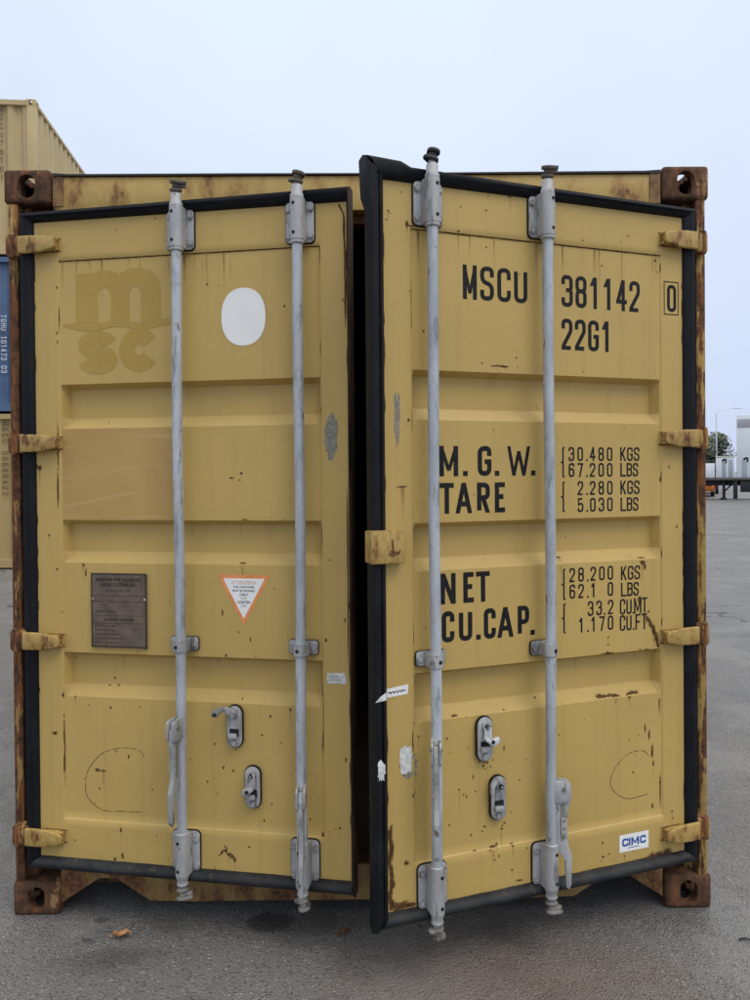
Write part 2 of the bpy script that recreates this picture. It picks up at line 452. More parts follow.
# ------------------------------------------------------------------ stencil lettering (stroke glyphs)
_ = None
GL = {
 '0': [('c', [(0,0),(1,0),(1,1),(0,1)])], 'O': [('c', [(0,0),(1,0),(1,1),(0,1)])],
 '1': [('s', [(.08,.76),(.56,1),(.56,0)])],
 '2': [('o', [(0,.70),(0,1),(1,1),(1,.62,.5),(0,.06,0),(0,0,0),(1,0)])],
 '3': [('o', [(0,.74),(0,1),(1,1),(1,.53),(.35,.53)]), ('o', [(.35,.53),(1,.53),(1,0),(0,0),(0,.26)])],
 '4': [('s', [(.72,0),(.72,1),(0,.27),(1,.27)])],
 '5': [('o', [(.95,1),(.06,1,0),(.06,.52,0),(.2,.60,.2),(1,.60),(1,0),(0,0),(0,.25)])],
 '6': [('c', [(0,0),(1,0),(1,.58),(0,.58)]), ('o', [(0,.3),(0,1),(1,1),(1,.77)])],
 '7': [('s', [(0,1),(1,1),(.32,0)])],
 '8': [('c', [(0,.53),(1,.53),(1,1),(0,1)]), ('c', [(0,0),(1,0),(1,.53),(0,.53)])],
 '9': [('c', [(0,.42),(1,.42),(1,1),(0,1)]), ('o', [(1,.7),(1,0),(0,0),(0,.23)])],
 'A': [('s', [(0,0),(.5,1),(1,0)]), ('s', [(.2,.27),(.8,.27)])],
 'B': [('o', [(0,.53,0),(1,.53),(1,1),(0,1,0),(0,0,0),(1,0),(1,.53),(.4,.53)])],
 'C': [('o', [(1,.68),(1,1),(0,1),(0,0),(1,0),(1,.32)])],
 'E': [('s', [(1,1),(0,1),(0,0),(1,0)]), ('s', [(0,.53),(.85,.53)])],
 'F': [('s', [(1,1),(0,1),(0,0)]), ('s', [(0,.5),(.85,.5)])],
 'G': [('o', [(1,.70),(1,1),(0,1),(0,0),(1,0),(1,.47,0),(.5,.47)])],
 'H': [('s', [(0,0),(0,1)]), ('s', [(1,0),(1,1)]), ('s', [(0,.52),(1,.52)])],
 'I': [('s', [(.5,0),(.5,1)])],
 'K': [('s', [(0,0),(0,1)]), ('s', [(1,1),(0,.36)]), ('s', [(.32,.58),(1,0)])],
 'L': [('s', [(0,1),(0,0),(1,0)])],
 'M': [('s', [(0,0),(0,1),(.5,.12),(1,1),(1,0)])],
 'N': [('s', [(0,0),(0,1),(1,0),(1,1)])],
 'P': [('o', [(0,0),(0,1,0),(1,1),(1,.46),(0,.46)])],
 'R': [('o', [(0,0),(0,1,0),(1,1),(1,.50),(0,.50)]), ('s', [(.45,.5),(1,0)])],
 'S': [('o', [(1,.72),(1,1),(0,1),(0,.56),(1,.46),(1,0),(0,0),(0,.28)])],
 'T': [('s', [(0,1),(1,1)]), ('s', [(.5,1),(.5,0)])],
 'U': [('o', [(0,1),(0,0),(1,0),(1,1)])],
 'W': [('s', [(0,1),(.25,0),(.5,.9),(.75,0),(1,1)])],
 '.': [('d', [])],
 '{': [('o', [(1,1),(.45,1),(.45,.53,.2),(0,.5,0),(.45,.47,.2),(.45,0),(1,0)])],
}
def fillet(pts, closed, rad):
    out = []; n = len(pts)
    P = [Vector((p[0], p[1])) for p in pts]
    for i in range(n):
        if not closed and i in (0, n - 1): out.append(P[i]); continue
        a, b, c = P[i - 1], P[i], P[(i + 1) % n]
        k = pts[i][2] if len(pts[i]) > 2 else 1.0
        d1, d2 = (a - b), (c - b)
        r = min(rad * k, d1.length * .5, d2.length * .5)
        if r < 1e-5: out.append(b); continue
        s, e_ = b + d1.normalized() * r, b + d2.normalized() * r
        for j in range(6):
            q = j / 5; out.append(s * (1 - q) ** 2 + b * (2 * q * (1 - q)) + e_ * q * q)
    return out
def ribbon(mb, pts, closed, sw, put, mat=0):
    """flat stroke of width sw along 2-D points; put(x, z) -> 3-D vertex"""
    Q = [pts[0]]
    for p in pts[1:]:
        if (p - Q[-1]).length > 1e-5: Q.append(p)
    if closed and (Q[0] - Q[-1]).length < 1e-5: Q.pop()
    n = len(Q); L, Rr = [], []
    for i in range(n):
        a = Q[i - 1] if (closed or i > 0) else None
        c = Q[(i + 1) % n] if (closed or i < n - 1) else None
        d1 = (Q[i] - a).normalized() if a is not None else None
        d2 = (c - Q[i]).normalized() if c is not None else None
        if d1 is None: d1 = d2
        if d2 is None: d2 = d1
        n1 = Vector((-d1.y, d1.x)); n2 = Vector((-d2.y, d2.x))
        m = n1 + n2
        m = n1 if m.length < 1e-4 else m.normalized()
        k = min(1.0 / max(m.dot(n1), .2), 2.3) * sw / 2
        L.append(mb.bm.verts.new(put(*(Q[i] + m * k)))); Rr.append(mb.bm.verts.new(put(*(Q[i] - m * k))))
    for i in range(n if closed else n - 1):
        j = (i + 1) % n
        try: mb.bm.faces.new((L[i], Rr[i], Rr[j], L[j])).material_index = mat
        except ValueError: pass
def glyph(mb, ch, x, z, w, h, sw, put, mat=0):
    lay = 0
    for kind, pts in GL.get(ch, []):
        if kind == 'd':
            mb.poly([put(x + a * sw * 1.05, z + b * sw * 1.05, 0) for a, b in ((0, 0), (1, 0), (1, 1), (0, 1))], mat); continue
        pp = [(x + sw / 2 + p[0] * (w - sw), z + sw / 2 + p[1] * (h - sw)) + tuple(p[2:]) for p in pts]
        if kind == 's':
            for a, b in zip(pts, pts[1:]):
                dx, dz = (b[0] - a[0]) * (w - sw), (b[1] - a[1]) * (h - sw)
                if abs(dz) > abs(dx) * .35:                  # upright or slanted: ends cut level
                    if a[1] > b[1]: a, b = b, a; dx, dz = -dx, -dz
                    th = sw * (1.0 if abs(dx) < 1e-6 else (.74 if ch in 'MW' else .95) * min(math.hypot(dx, dz) / abs(dz), 1.25))
                    za = z if a[1] <= 0 else z + sw / 2 + a[1] * (h - sw)
                    zb = z + h if b[1] >= 1 else z + sw / 2 + b[1] * (h - sw)
                    xa, xb = x + th / 2 + a[0] * (w - th), x + th / 2 + b[0] * (w - th)
                    q4 = [(xa - th / 2, za), (xa + th / 2, za), (xb + th / 2, zb), (xb - th / 2, zb)]
                else:
                    xa, xb = sorted((x + a[0] * w, x + b[0] * w)); zc = z + sw / 2 + a[1] * (h - sw)
                    q4 = [(xa, zc - sw / 2), (xb, zc - sw / 2), (xb, zc + sw / 2), (xa, zc + sw / 2)]
                mb.poly([put(u, v, lay) for u, v in q4], mat); lay += 1
            continue
        q = fillet(pp, kind == 'c', min((w - sw) * .5, (h - sw) * .3))
        ribbon(mb, q, kind == 'c', sw, (lambda a, b, l=lay: put(a, b, l)), mat)
        lay += 1
def string(mb, text, x0, z0, h, pitch, w, sw, put, mat=0, dot=None):
    """fixed-pitch line of stencil letters; '.' takes pitch dot"""
    x = x0
    for ch in text:
        if ch == '.':
            glyph(mb, ch, x, z0, w, h, sw, put, mat); x += dot or pitch
        else:
            gw = w
            if ch != ' ': glyph(mb, ch, x, z0, gw, h, sw, put, mat)
            x += pitch
    return x
def small_text(mb, body, x, z, size, put, mat=0, align='CENTER', squeeze=1.0, bold=0.0):
    cu = bpy.data.curves.new('lettering', 'FONT')
    cu.body = body; cu.size = size; cu.align_x = align; cu.resolution_u = 2; cu.offset = bold
    o = bpy.data.objects.new('lettering', cu); COL.objects.link(o)
    bpy.context.view_layer.update()
    me = bpy.data.meshes.new_from_object(o.evaluated_get(bpy.context.evaluated_depsgraph_get()))
    vs = [mb.bm.verts.new(put(x + v.co.x * squeeze, z + v.co.y, 0)) for v in me.vertices]
    for p in me.polygons:
        try: mb.bm.faces.new([vs[i] for i in p.vertices]).material_index = mat
        except ValueError: pass
    bpy.data.objects.remove(o); bpy.data.curves.remove(cu); bpy.data.meshes.remove(me)

# ================================================================== THE GROUND
mb = MB()
mb.poly([(-1500, -1500, 0), (1500, -1500, 0), (1500, 1500, 0), (-1500, 1500, 0)])
ground = mb.done('ground', 'asphalt', angle=0)
tag(ground, 'worn grey asphalt yard with pale grains, oil spot and cracks', 'ground', kind='structure')

# ================================================================== CONTAINER PIECES
LEN = 6.058
def casting_mesh():
    """hollow corner block, low rear right: faces x=0 (outer, towards +x is inward), y=0, z=0"""
    mb = MB(); mb.box(0, .162, 0, .178, 0, .118, .013, 0, None, 3)
    a = mb.done('casting_blank', 'rust', angle=0)
    cuts = []
    def cutter(mb2):
        o = mb2.done('cutter', 'rust', angle=0, recalc=True); cuts.append(o)
        md = a.modifiers.new('cut', 'BOOLEAN'); md.operation = 'DIFFERENCE'; md.object = o; md.solver = 'EXACT'
    mb = MB(); mb.box(.026, .136, .026, .152, .026, .092); cutter(mb)
    mb = MB(); mb.prism(capsule(.081, .059, .030, .041), -.05, .06); cutter(mb)
    mb = MB(); mb.prism(capsule(.095, .059, .0255, .040), -.05, .06, mtx=Matrix.Rotation(R(90), 4, 'Z')); cutter(mb)
    mb = MB(); mb.prism(capsule(0, 0, .032, .062), -.06, .05, mtx=Matrix.Translation((.081, .099, 0)) @ Matrix.Rotation(R(90), 4, 'X')); cutter(mb)
    bpy.context.view_layer.update()
    me = bpy.data.meshes.new_from_object(a.evaluated_get(bpy.context.evaluated_depsgraph_get()))
    for o in cuts + [a]: bpy.data.objects.remove(o)
    return me
CAST = casting_mesh()
def casting(parent, cx, cy, cz, flipx, flipy, flipz, mat, name='corner_casting'):
    me = CAST.copy(); sgn = 1
    for f in (flipx, flipy, flipz): sgn *= -1 if f else 1
    for v in me.vertices:
        if flipx: v.co.x *= -1
        if flipy: v.co.y *= -1
        if flipz: v.co.z *= -1
    if sgn < 0: me.flip_normals()
    me.materials.clear(); me.materials.append(MAT[mat])
    for p in me.polygons: p.use_smooth = True
    me.set_sharp_from_angle(angle=R(35))
    o = bpy.data.objects.new(name, me); COL.objects.link(o); o.parent = parent; o.location = (cx, cy, cz)
    return o
def corrugated(mb, length, z0, z1, depth, period, put, first=.0):
    """trapezoid sheet: put(s, d, z) -> vertex, s along the wall, d inwards"""
    pr = []; s = 0.0
    while s < length - 1e-6:
        for q, d in ((0, 0), (.26, 0), (.5, 1), (.76, 1), (1, 0)):
            v = min(s + q * period, length); pr.append((v, d * depth))
        s += period
    pr2 = [pr[0]]
    for p in pr[1:]:
        if p[0] > pr2[-1][0] + 1e-5: pr2.append(p)
    mb.quads([[put(a, d, z) for a, d in pr2] for z in (z0, z1)], smooth=False)

# ================================================================== THE OPEN CONTAINER
box_ = empty('shipping_container')
tag(box_, 'rusty tan shipping container with its two rear doors ajar, standing on the asphalt', 'container')
HW = 1.219
for fx in (0, 1):
    for fy in (0, 1):
        for fz in (0, 1):
            casting(box_, HW + .005 if fx else -HW - (.006 if fz else .001), LEN if fy else 0.0, 2.596 if fz else 0.0, fx, fy, fz, 'rust' if not fy else 'yellow_rusty')
HZ = (2.320, 1.645, .970, .297)
for s in (-1, 1):
    # rear post: outer flange, web, inner jamb, and the hinge lugs welded to it
    mb = MB()
    mb.box(s * HW - (.006 if s > 0 else -.006) - (.034 if s > 0 else 0), s * HW - (.006 if s > 0 else -.006) + (0 if s > 0 else .034), .006, .075, .112, 2.479, .006)
    mb.box(min(s * 1.1795, s * 1.150), max(s * 1.1795, s * 1.150), .050, .170, .112, 2.479, .004)
    mb.box(min(s * 1.212, s * 1.152), max(s * 1.212, s * 1.152), .078, .172, .114, 2.477, .004)
    for z in HZ:
        mb.box(min(s * 1.2045, s * 1.1450), max(s * 1.2045, s * 1.1450), -.037, .012, z - .034, z + .034, .007)
    mb.done('corner_post', 'rust_post' if s < 0 else 'rust_post_tan', box_)
    mb = MB(); mb.box(min(s * 1.213, s * 1.10), max(s * 1.213, s * 1.10), LEN - .12, LEN - .004, .112, 2.479, .006)
    mb.done('corner_post', 'yellow_rusty', box_)
    mb = MB(); x0 = s * 1.205
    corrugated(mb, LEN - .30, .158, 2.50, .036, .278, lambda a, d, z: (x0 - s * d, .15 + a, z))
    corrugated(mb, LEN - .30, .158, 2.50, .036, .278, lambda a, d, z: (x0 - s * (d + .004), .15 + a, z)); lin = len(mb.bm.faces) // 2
    for f in list(mb.bm.faces)[lin:]: f.material_index = 1  # inner sheet added, coloured as interior shade
    mb.done('side_wall', ['yellow', 'shade_lining'], box_, angle=0)
    mb = MB(); mb.box(min(s * 1.213, s * 1.155), max(s * 1.213, s * 1.155), .17, LEN - .17, 2.490, 2.562, .004); mb.done('top_rail', 'yellow_rusty', box_)
    mb = MB(); mb.box(min(s * 1.213, s * 1.165), max(s * 1.213, s * 1.165), .17, LEN - .17, .035, .160, .004); mb.done('bottom_rail', 'yellow_rusty', box_)
mb = MB()
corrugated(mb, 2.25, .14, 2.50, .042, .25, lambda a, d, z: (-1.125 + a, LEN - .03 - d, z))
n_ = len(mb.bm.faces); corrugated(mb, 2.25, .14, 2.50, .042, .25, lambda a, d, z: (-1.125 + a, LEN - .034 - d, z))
for f in list(mb.bm.faces)[n_:]: f.material_index = 1  # added inner sheet, its darkness painted as shade
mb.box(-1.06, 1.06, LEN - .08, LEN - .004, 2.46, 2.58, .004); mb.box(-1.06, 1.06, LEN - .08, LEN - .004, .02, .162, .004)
mb.done('end_wall', ['yellow', 'shade_lining'], box_)
mb = MB()
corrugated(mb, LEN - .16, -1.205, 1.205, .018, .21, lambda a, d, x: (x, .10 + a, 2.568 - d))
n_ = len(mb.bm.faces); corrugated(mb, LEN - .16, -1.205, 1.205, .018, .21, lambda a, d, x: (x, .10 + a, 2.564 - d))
for f in list(mb.bm.faces)[n_:]: f.material_index = 1  # added sheet under the roof, shade put into its colour
mb.done('roof', ['yellow_rusty', 'shade_lining'], box_, angle=0)
t = NT('shade_darkened_plywood'); nn = t.noise(3, 5, .6, t.scale(t.co, (8, 1, 1)))
MAT['ply'] = t.fin(t.mix(nn, (.025, .017, .011), (.06, .04, .026)), .8)  # plywood tone darkened to stand in for interior shade
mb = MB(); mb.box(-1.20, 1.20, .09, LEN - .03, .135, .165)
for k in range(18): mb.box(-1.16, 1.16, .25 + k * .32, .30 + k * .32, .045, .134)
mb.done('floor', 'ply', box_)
# header over the doors, with the rolled dark lip of the roof
mb = MB()
mb.box(-1.058, 1.058, .014, .070, 2.452, 2.5735, .005)
mb.box(-1.150, 1.150, .072, .130, 2.424, 2.572, .003, 3)
mb.prism([(-1.056, 2.5740), (1.056, 2.5740), (1.056, 2.5845), (1.0, 2.5810), (.5, 2.5795), (.1, 2.5780), (-.4, 2.5800), (-1.0, 2.5800), (-1.056, 2.5835)], .006, .115, 0, 1)
mb.box(-1.0575, -1.022, .010, .013, 2.470, 2.573, 0, 2); mb.box(1.022, 1.0575, .010, .013, 2.470, 2.573, 0, 2)
mb.done('door_header', ['header', 'grease', 'yellow_sill', 'rust_post'], box_)
# sill with a lashing recess near either end
mb = MB()
prof = [(-1.057, .160), (-1.057, .036), (-.925, .121), (-.866, .121), (-.745, .040), (-.60, .036), (.60, .036), (.745, .040), (.866, .121), (.925, .121), (1.057, .036), (1.057, .160)]
for a, b in zip(prof[1:-2], prof[2:-1]):
    mb.prism([(a[0], .160), (b[0], .160), b, a], .016, .030)
mb.box(-1.056, 1.056, .031, .160, .125, .1595, 0, 1); mb.box(-.70, .70, .032, .155, .034, .050)
mb.box(-1.15, 1.15, .165, .185, .03, .13, 0, 1)
mb.done('door_sill', ['yellow_sill', 'rust'], box_, angle=0)

# ================================================================== DOORS
ZB, ZT, UH, UF = .2186, 2.4017, .081, 1.178
RECS = ((1.845, 1.695), (1.3825, 1.2375), (.930, .780))
def sstep(a, b, v):
    if a == b: return 1.0 if v >= a else 0.0
    q = max(0, min(1, (v - a) / (b - a))); q2 = q * q * (3 - 2 * q)
    return q
def dent(u, z, s):
    return .0011 * noise.noise(Vector((u * 3.1 + s * 9, z * 2.6, 1.7))) + .0003 * noise.noise(Vector((u * 7 + 4, z * 6, s * 3.0)))
def inset(u, z, s):
    d = .004 * sstep(.170, .174, u) * (1 - sstep(1.086, 1.090, u)) * sstep(.357, .3605, z) * (1 - sstep(2.263, 2.2665, z))
    su = sstep(.176, .190, u) * (1 - sstep(1.072, 1.086, u))
    if su > 0:
        for zt, zb in RECS:
            d += .036 * su * sstep(zb, zb + .034, z) * (1 - sstep(zt - .016, zt, z))
    if .18 < u < 1.08 and .37 < z < 2.25: d += dent(u, z, s)
    return d
def samples(lo, hi, step, dense):
    v = set(); n = int((hi - lo) / step)
    for i in range(n + 1): v.add(round(lo + (hi - lo) * i / n, 5))
    for a, b, k in dense:
        v = {q for q in v if not (a - .0012 < q < b + .0012)}
        for i in range(k + 1): v.add(round(a + (b - a) * i / k, 5))
    return sorted(v)
US = samples(UH, UF, .028, [(.1695, .1745, 3), (.176, .190, 1), (.190, .1925, 1), (1.0695, 1.072, 1), (1.072, 1.086, 1), (1.0865, 1.0905, 3)])
ZS = samples(ZB, ZT, .028, [(.3565, .361, 3), (2.2625, 2.267, 3)] + [q for zt, zb in RECS for q in ((zb, zb + .034, 1), (zb - .0025, zb, 1), (zb + .034, zb + .0365, 1), (zt - .016, zt, 1), (zt, zt + .0025, 1), (zt - .0185, zt - .016, 1))])
LRUST = "0.093 1.561 0.0113 0.0103;0.083 1.568 0.0057 0.0103;0.126 1.331 0.0045 0.0051;0.154 1.214 0.0045 0.0052;0.251 1.233 0.0056 0.0102;0.26 1.202 0.0029 0.0171;0.817 1.538 0.0062 0.0052;0.783 1.522 0.0103 0.0032;0.81 1.515 0.0034 0.0033;0.83 1.384 0.0171 0.0049;0.818 1.24 0.0138 0.0065;1.099 0.998 0.0053 0.0065;0.758 0.932 0.0052 0.0099;0.747 1.077 0.0034 0.0132;0.342 0.837 0.0037 0.0051;0.324 0.812 0.0055 0.0027;0.357 0.814 0.0055 0.0027;0.17 0.782 0.0056 0.0051;0.215 0.779 0.0049 0.0044;0.264 0.752 0.0033 0.0031;0.345 0.745 0.0041 0.0068;0.139 0.65 0.0113 0.0069;0.173 0.6 0.0038 0.1102;0.295 0.531 0.0096 0.0082;0.317 0.529 0.011 0.0034;0.301 0.467 0.0044 0.0052;0.38 0.333 0.0044 0.0102;0.385 0.246 0.0058 0.0119;0.357 0.232 0.0066 0.0062;0.753 0.289 0.0042 0.0099;0.764 0.28 0.0104 0.0044;0.774 0.271 0.0045 0.01;0.784 0.262 0.0069 0.0067;0.74 0.282 0.0069 0.0033;0.715 0.223 0.0087 0.0033;0.909 0.741 0.0034 0.0065;0.977 0.767 0.0053 0.0046;0.881 0.678 0.0038 0.0036;0.746 0.564 0.0049 0.006;0.78 0.556 0.0055 0.004;0.69 0.514 0.0042 0.0047;0.885 0.398 0.0034 0.0066;1.14 0.393 0.0046 0.0045;1.125 0.389 0.0033 0.0032;1.083 0.363 0.0053 0.013;0.833 0.309 0.0055 0.0033;0.711 0.223 0.0105 0.0046;0.724 0.477 0.0028 0.0026;0.385 2.359 0.0032 0.003;0.526 2.388 0.0028 0.0026;0.706 2.162 0.0041 0.004;0.968 2.078 0.0044 0.0042;1.085 1.851 0.0033 0.0064;0.166 2.175 0.0044 0.0054;0.165 2.022 0.0037 0.0062;0.166 1.991 0.0027 0.0069;0.323 1.972 0.0073 0.003;0.337 1.971 0.0037 0.0021;0.338 1.714 0.0036 0.0034;1.084 0.804 0.004 0.0453;1.083 0.674 0.003 0.0972;0.163 1.636 0.0038 0.0855;0.161 1.485 0.0052 0.0684;1.161 0.614 0.0039 0.0096;1.162 1.064 0.0033 0.0097;1.164 2.088 0.0033 0.0063;0.409 0.582 0.0029 0.0067;0.365 0.597 0.0029 0.0051;0.945 0.657 0.0034 0.0032;1.008 0.553 0.0034 0.0033;0.81 0.792 0.0041 0.0027;1.04 0.412 0.0034 0.0033;0.21 0.286 0.0037 0.0035;0.494 0.476 0.0028 0.0027;0.63 0.584 0.0031 0.003;0.843 0.991 0.0024 0.0098;1.114 1.256 0.003 0.0038;0.171 1.067 0.0037 0.0035;0.199 0.903 0.0034 0.0031"
RRUST = "-1.1 2.277 0.0064 0.0119;-1.087 2.273 0.013 0.0027;-1.161 2.311 0.0048 0.0029;-1.167 2.285 0.0032 0.003;-1.155 2.304 0.0026 0.0029;-1.119 2.371 0.0032 0.003;-0.835 2.346 0.0052 0.0034;-0.921 2.348 0.0027 0.0025;-0.75 2.398 0.0071 0.0028;-0.93 2.273 0.0068 0.0031;-0.833 2.234 0.0035 0.0031;-1.092 2.078 0.0032 0.0036;-1.048 1.961 0.0036 0.0048;-0.482 2.287 0.0042 0.0036;-0.406 2.212 0.0039 0.0046;-0.304 2.318 0.004 0.0033;-0.333 2.296 0.0032 0.0026;-0.191 2.248 0.0058 0.0047;-0.182 2.209 0.0041 0.0033;-0.78 1.867 0.0177 0.0031;-0.797 1.868 0.0053 0.0031;-0.768 1.864 0.0049 0.0047;-0.85 1.874 0.0042 0.0031;-0.729 1.894 0.0036 0.0037;-0.725 1.866 0.0032 0.0028;-1.099 1.692 0.0052 0.0059;-1.12 1.493 0.0226 0.0018;-0.109 1.343 0.0047 0.0061;-0.14 1.548 0.0034 0.0068;-0.174 1.504 0.005 0.0081;-0.568 1.256 0.0113 0.0032;-0.25 1.242 0.0164 0.0034;-0.25 1.228 0.0144 0.0101;-0.263 1.101 0.0082 0.0169;-0.23 1.034 0.0061 0.0135;-0.218 1.016 0.0083 0.0169;-0.204 0.995 0.0091 0.0204;-0.192 0.96 0.0083 0.0238;-0.185 0.936 0.0054 0.0137;-0.377 0.928 0.0199 0.0066;-0.392 0.933 0.0079 0.0066;-0.388 0.96 0.0055 0.0033;-0.388 0.983 0.0032 0.0067;-0.235 0.93 0.0185 0.004;-0.26 0.932 0.0061 0.0041;-0.413 0.787 0.0196 0.008;-0.359 0.783 0.0199 0.0066;-0.289 0.786 0.0244 0.0067;-0.305 0.778 0.0081 0.0067;-0.95 0.785 0.0109 0.0047;-1.004 0.784 0.005 0.0031;-0.979 0.72 0.0034 0.0049;-1.073 0.738 0.0046 0.003;-0.779 0.785 0.0043 0.0031;-0.782 0.666 0.0028 0.0095;-1.093 0.731 0.0032 0.0422;-1.079 0.818 0.0033 0.0048;-1.089 0.782 0.004 0.0072;-0.869 0.634 0.0042 0.0031;-0.855 0.62 0.0049 0.0063;-0.841 0.628 0.0052 0.0038;-0.83 0.614 0.0035 0.0043;-0.848 0.61 0.0035 0.0032;-0.82 0.634 0.0031 0.0029;-0.938 0.557 0.0055 0.003;-0.924 0.54 0.0035 0.0037;-0.89 0.589 0.0031 0.0068;-0.914 0.532 0.0031 0.005;-0.851 0.629 0.0035 0.0047;-0.883 0.543 0.0034 0.0025;-0.899 0.41 0.0035 0.0044;-0.853 0.429 0.0049 0.0031;-0.86 0.415 0.0028 0.0025;-0.782 0.43 0.0053 0.0044;-0.793 0.413 0.0071 0.0028;-0.789 0.422 0.0036 0.0044;-0.758 0.459 0.0033 0.0032;-0.888 0.36 0.0083 0.0031;-0.825 0.363 0.0141 0.0048;-0.836 0.354 0.0046 0.0063;-0.811 0.369 0.007 0.0031;-0.804 0.33 0.0031 0.0051;-0.818 0.32 0.0029 0.0032;-0.759 0.36 0.0086 0.0032;-0.754 0.353 0.0071 0.0025;-0.686 0.341 0.0058 0.0032;-0.703 0.338 0.0036 0.0025;-1.117 0.364 0.0097 0.0102;-1.094 0.562 0.0032 0.0073;-1.166 0.471 0.0057 0.0209;-1.163 0.411 0.0064 0.0299;-1.164 0.342 0.0058 0.0269;-1.168 0.292 0.0045 0.0239;-1.161 0.308 0.0076 0.0179;-1.139 0.238 0.0388 0.015;-1.165 0.246 0.016 0.0209;-1.107 0.235 0.0326 0.0072;-0.213 0.395 0.0058 0.0116;-0.134 0.368 0.0059 0.0035;-0.13 0.343 0.0042 0.0027;-0.418 0.307 0.0056 0.004;-0.416 0.259 0.0059 0.005;-0.33 0.247 0.0045 0.0037;-0.393 0.265 0.0036 0.003;-0.185 0.225 0.0546 0.0154;-0.218 0.224 0.025 0.017;-0.151 0.23 0.0211 0.0172;-0.428 0.208 0.0993 0.0046;-0.291 0.521 0.004 0.0047;-0.212 0.581 0.0062 0.0272;-0.208 0.54 0.005 0.0103;-0.653 0.805 0.0037 0.0032;-0.579 0.683 0.0031 0.0026;-0.483 0.721 0.0031 0.0026;-0.727 0.558 0.0036 0.0031;-0.702 0.619 0.0029 0.0026;-0.973 0.452 0.003 0.0027;-0.984 0.288 0.0034 0.0031;-0.758 0.278 0.0043 0.0032;-0.73 0.24 0.0145 0.0038;-0.266 0.645 0.0033 0.0027;-0.18 0.447 0.0041 0.0616;-0.182 0.755 0.0037 0.0478;-0.306 0.633 0.0032 0.0033;-0.241 0.666 0.0041 0.0169;-0.224 0.637 0.0049 0.0204"

MARKS_R = (([(-.2386, 1.0451), (-.2222, 1.027), (-.2058, 1.002), (-.1935, .9705), (-.1854, .9323)], .0085), ([(-.2539, 1.2317), (-.2417, 1.221), (-.2377, 1.2005)], .008),
    ([(-.4325, .7895), (-.3933, .7854), (-.3774, .7871), (-.3375, .7829)], .0075), ([(-.3174, .7825), (-.2891, .7862), (-.2606, .7883)], .007), ([(-.4238, .9308), (-.3765, .930), (-.3367, .9283)], .005),
    ([(-1.1724, .4781), (-1.1665, .4263), (-1.1717, .3763), (-1.1641, .3271), (-1.1709, .2685), (-1.1649, .2314)], .010), ([(-.8212, 1.8651), (-.7966, 1.8676), (-.779, 1.8636), (-.7541, 1.8677)], .0035),
    ([(-1.176, .226), (-1.05, .2225), (-.80, .2215), (-.62, .2222)], .0055), ([(-.55, .2212), (-.30, .2225), (-.12, .2245)], .007))
MARKS_L = (([(.7467, .3089), (.7604, .2934)], .004), ([(.7325, .2813), (.7465, .2923), (.7604, .2867)], .0042), ([(.7534, .2829), (.7706, .2709)], .0042), ([(.7673, .2873), (.7878, .2623)], .0042), ([(.7254, .2708), (.7429, .2821)], .003),
    ([(.15, .2215), (.40, .2205), (.62, .2215)], .004), ([(1.150, 2.398), (1.168, 2.36), (1.172, 2.20), (1.171, 2.0)], .006), ([(1.172, 1.5), (1.173, 1.2), (1.172, .9)], .004))
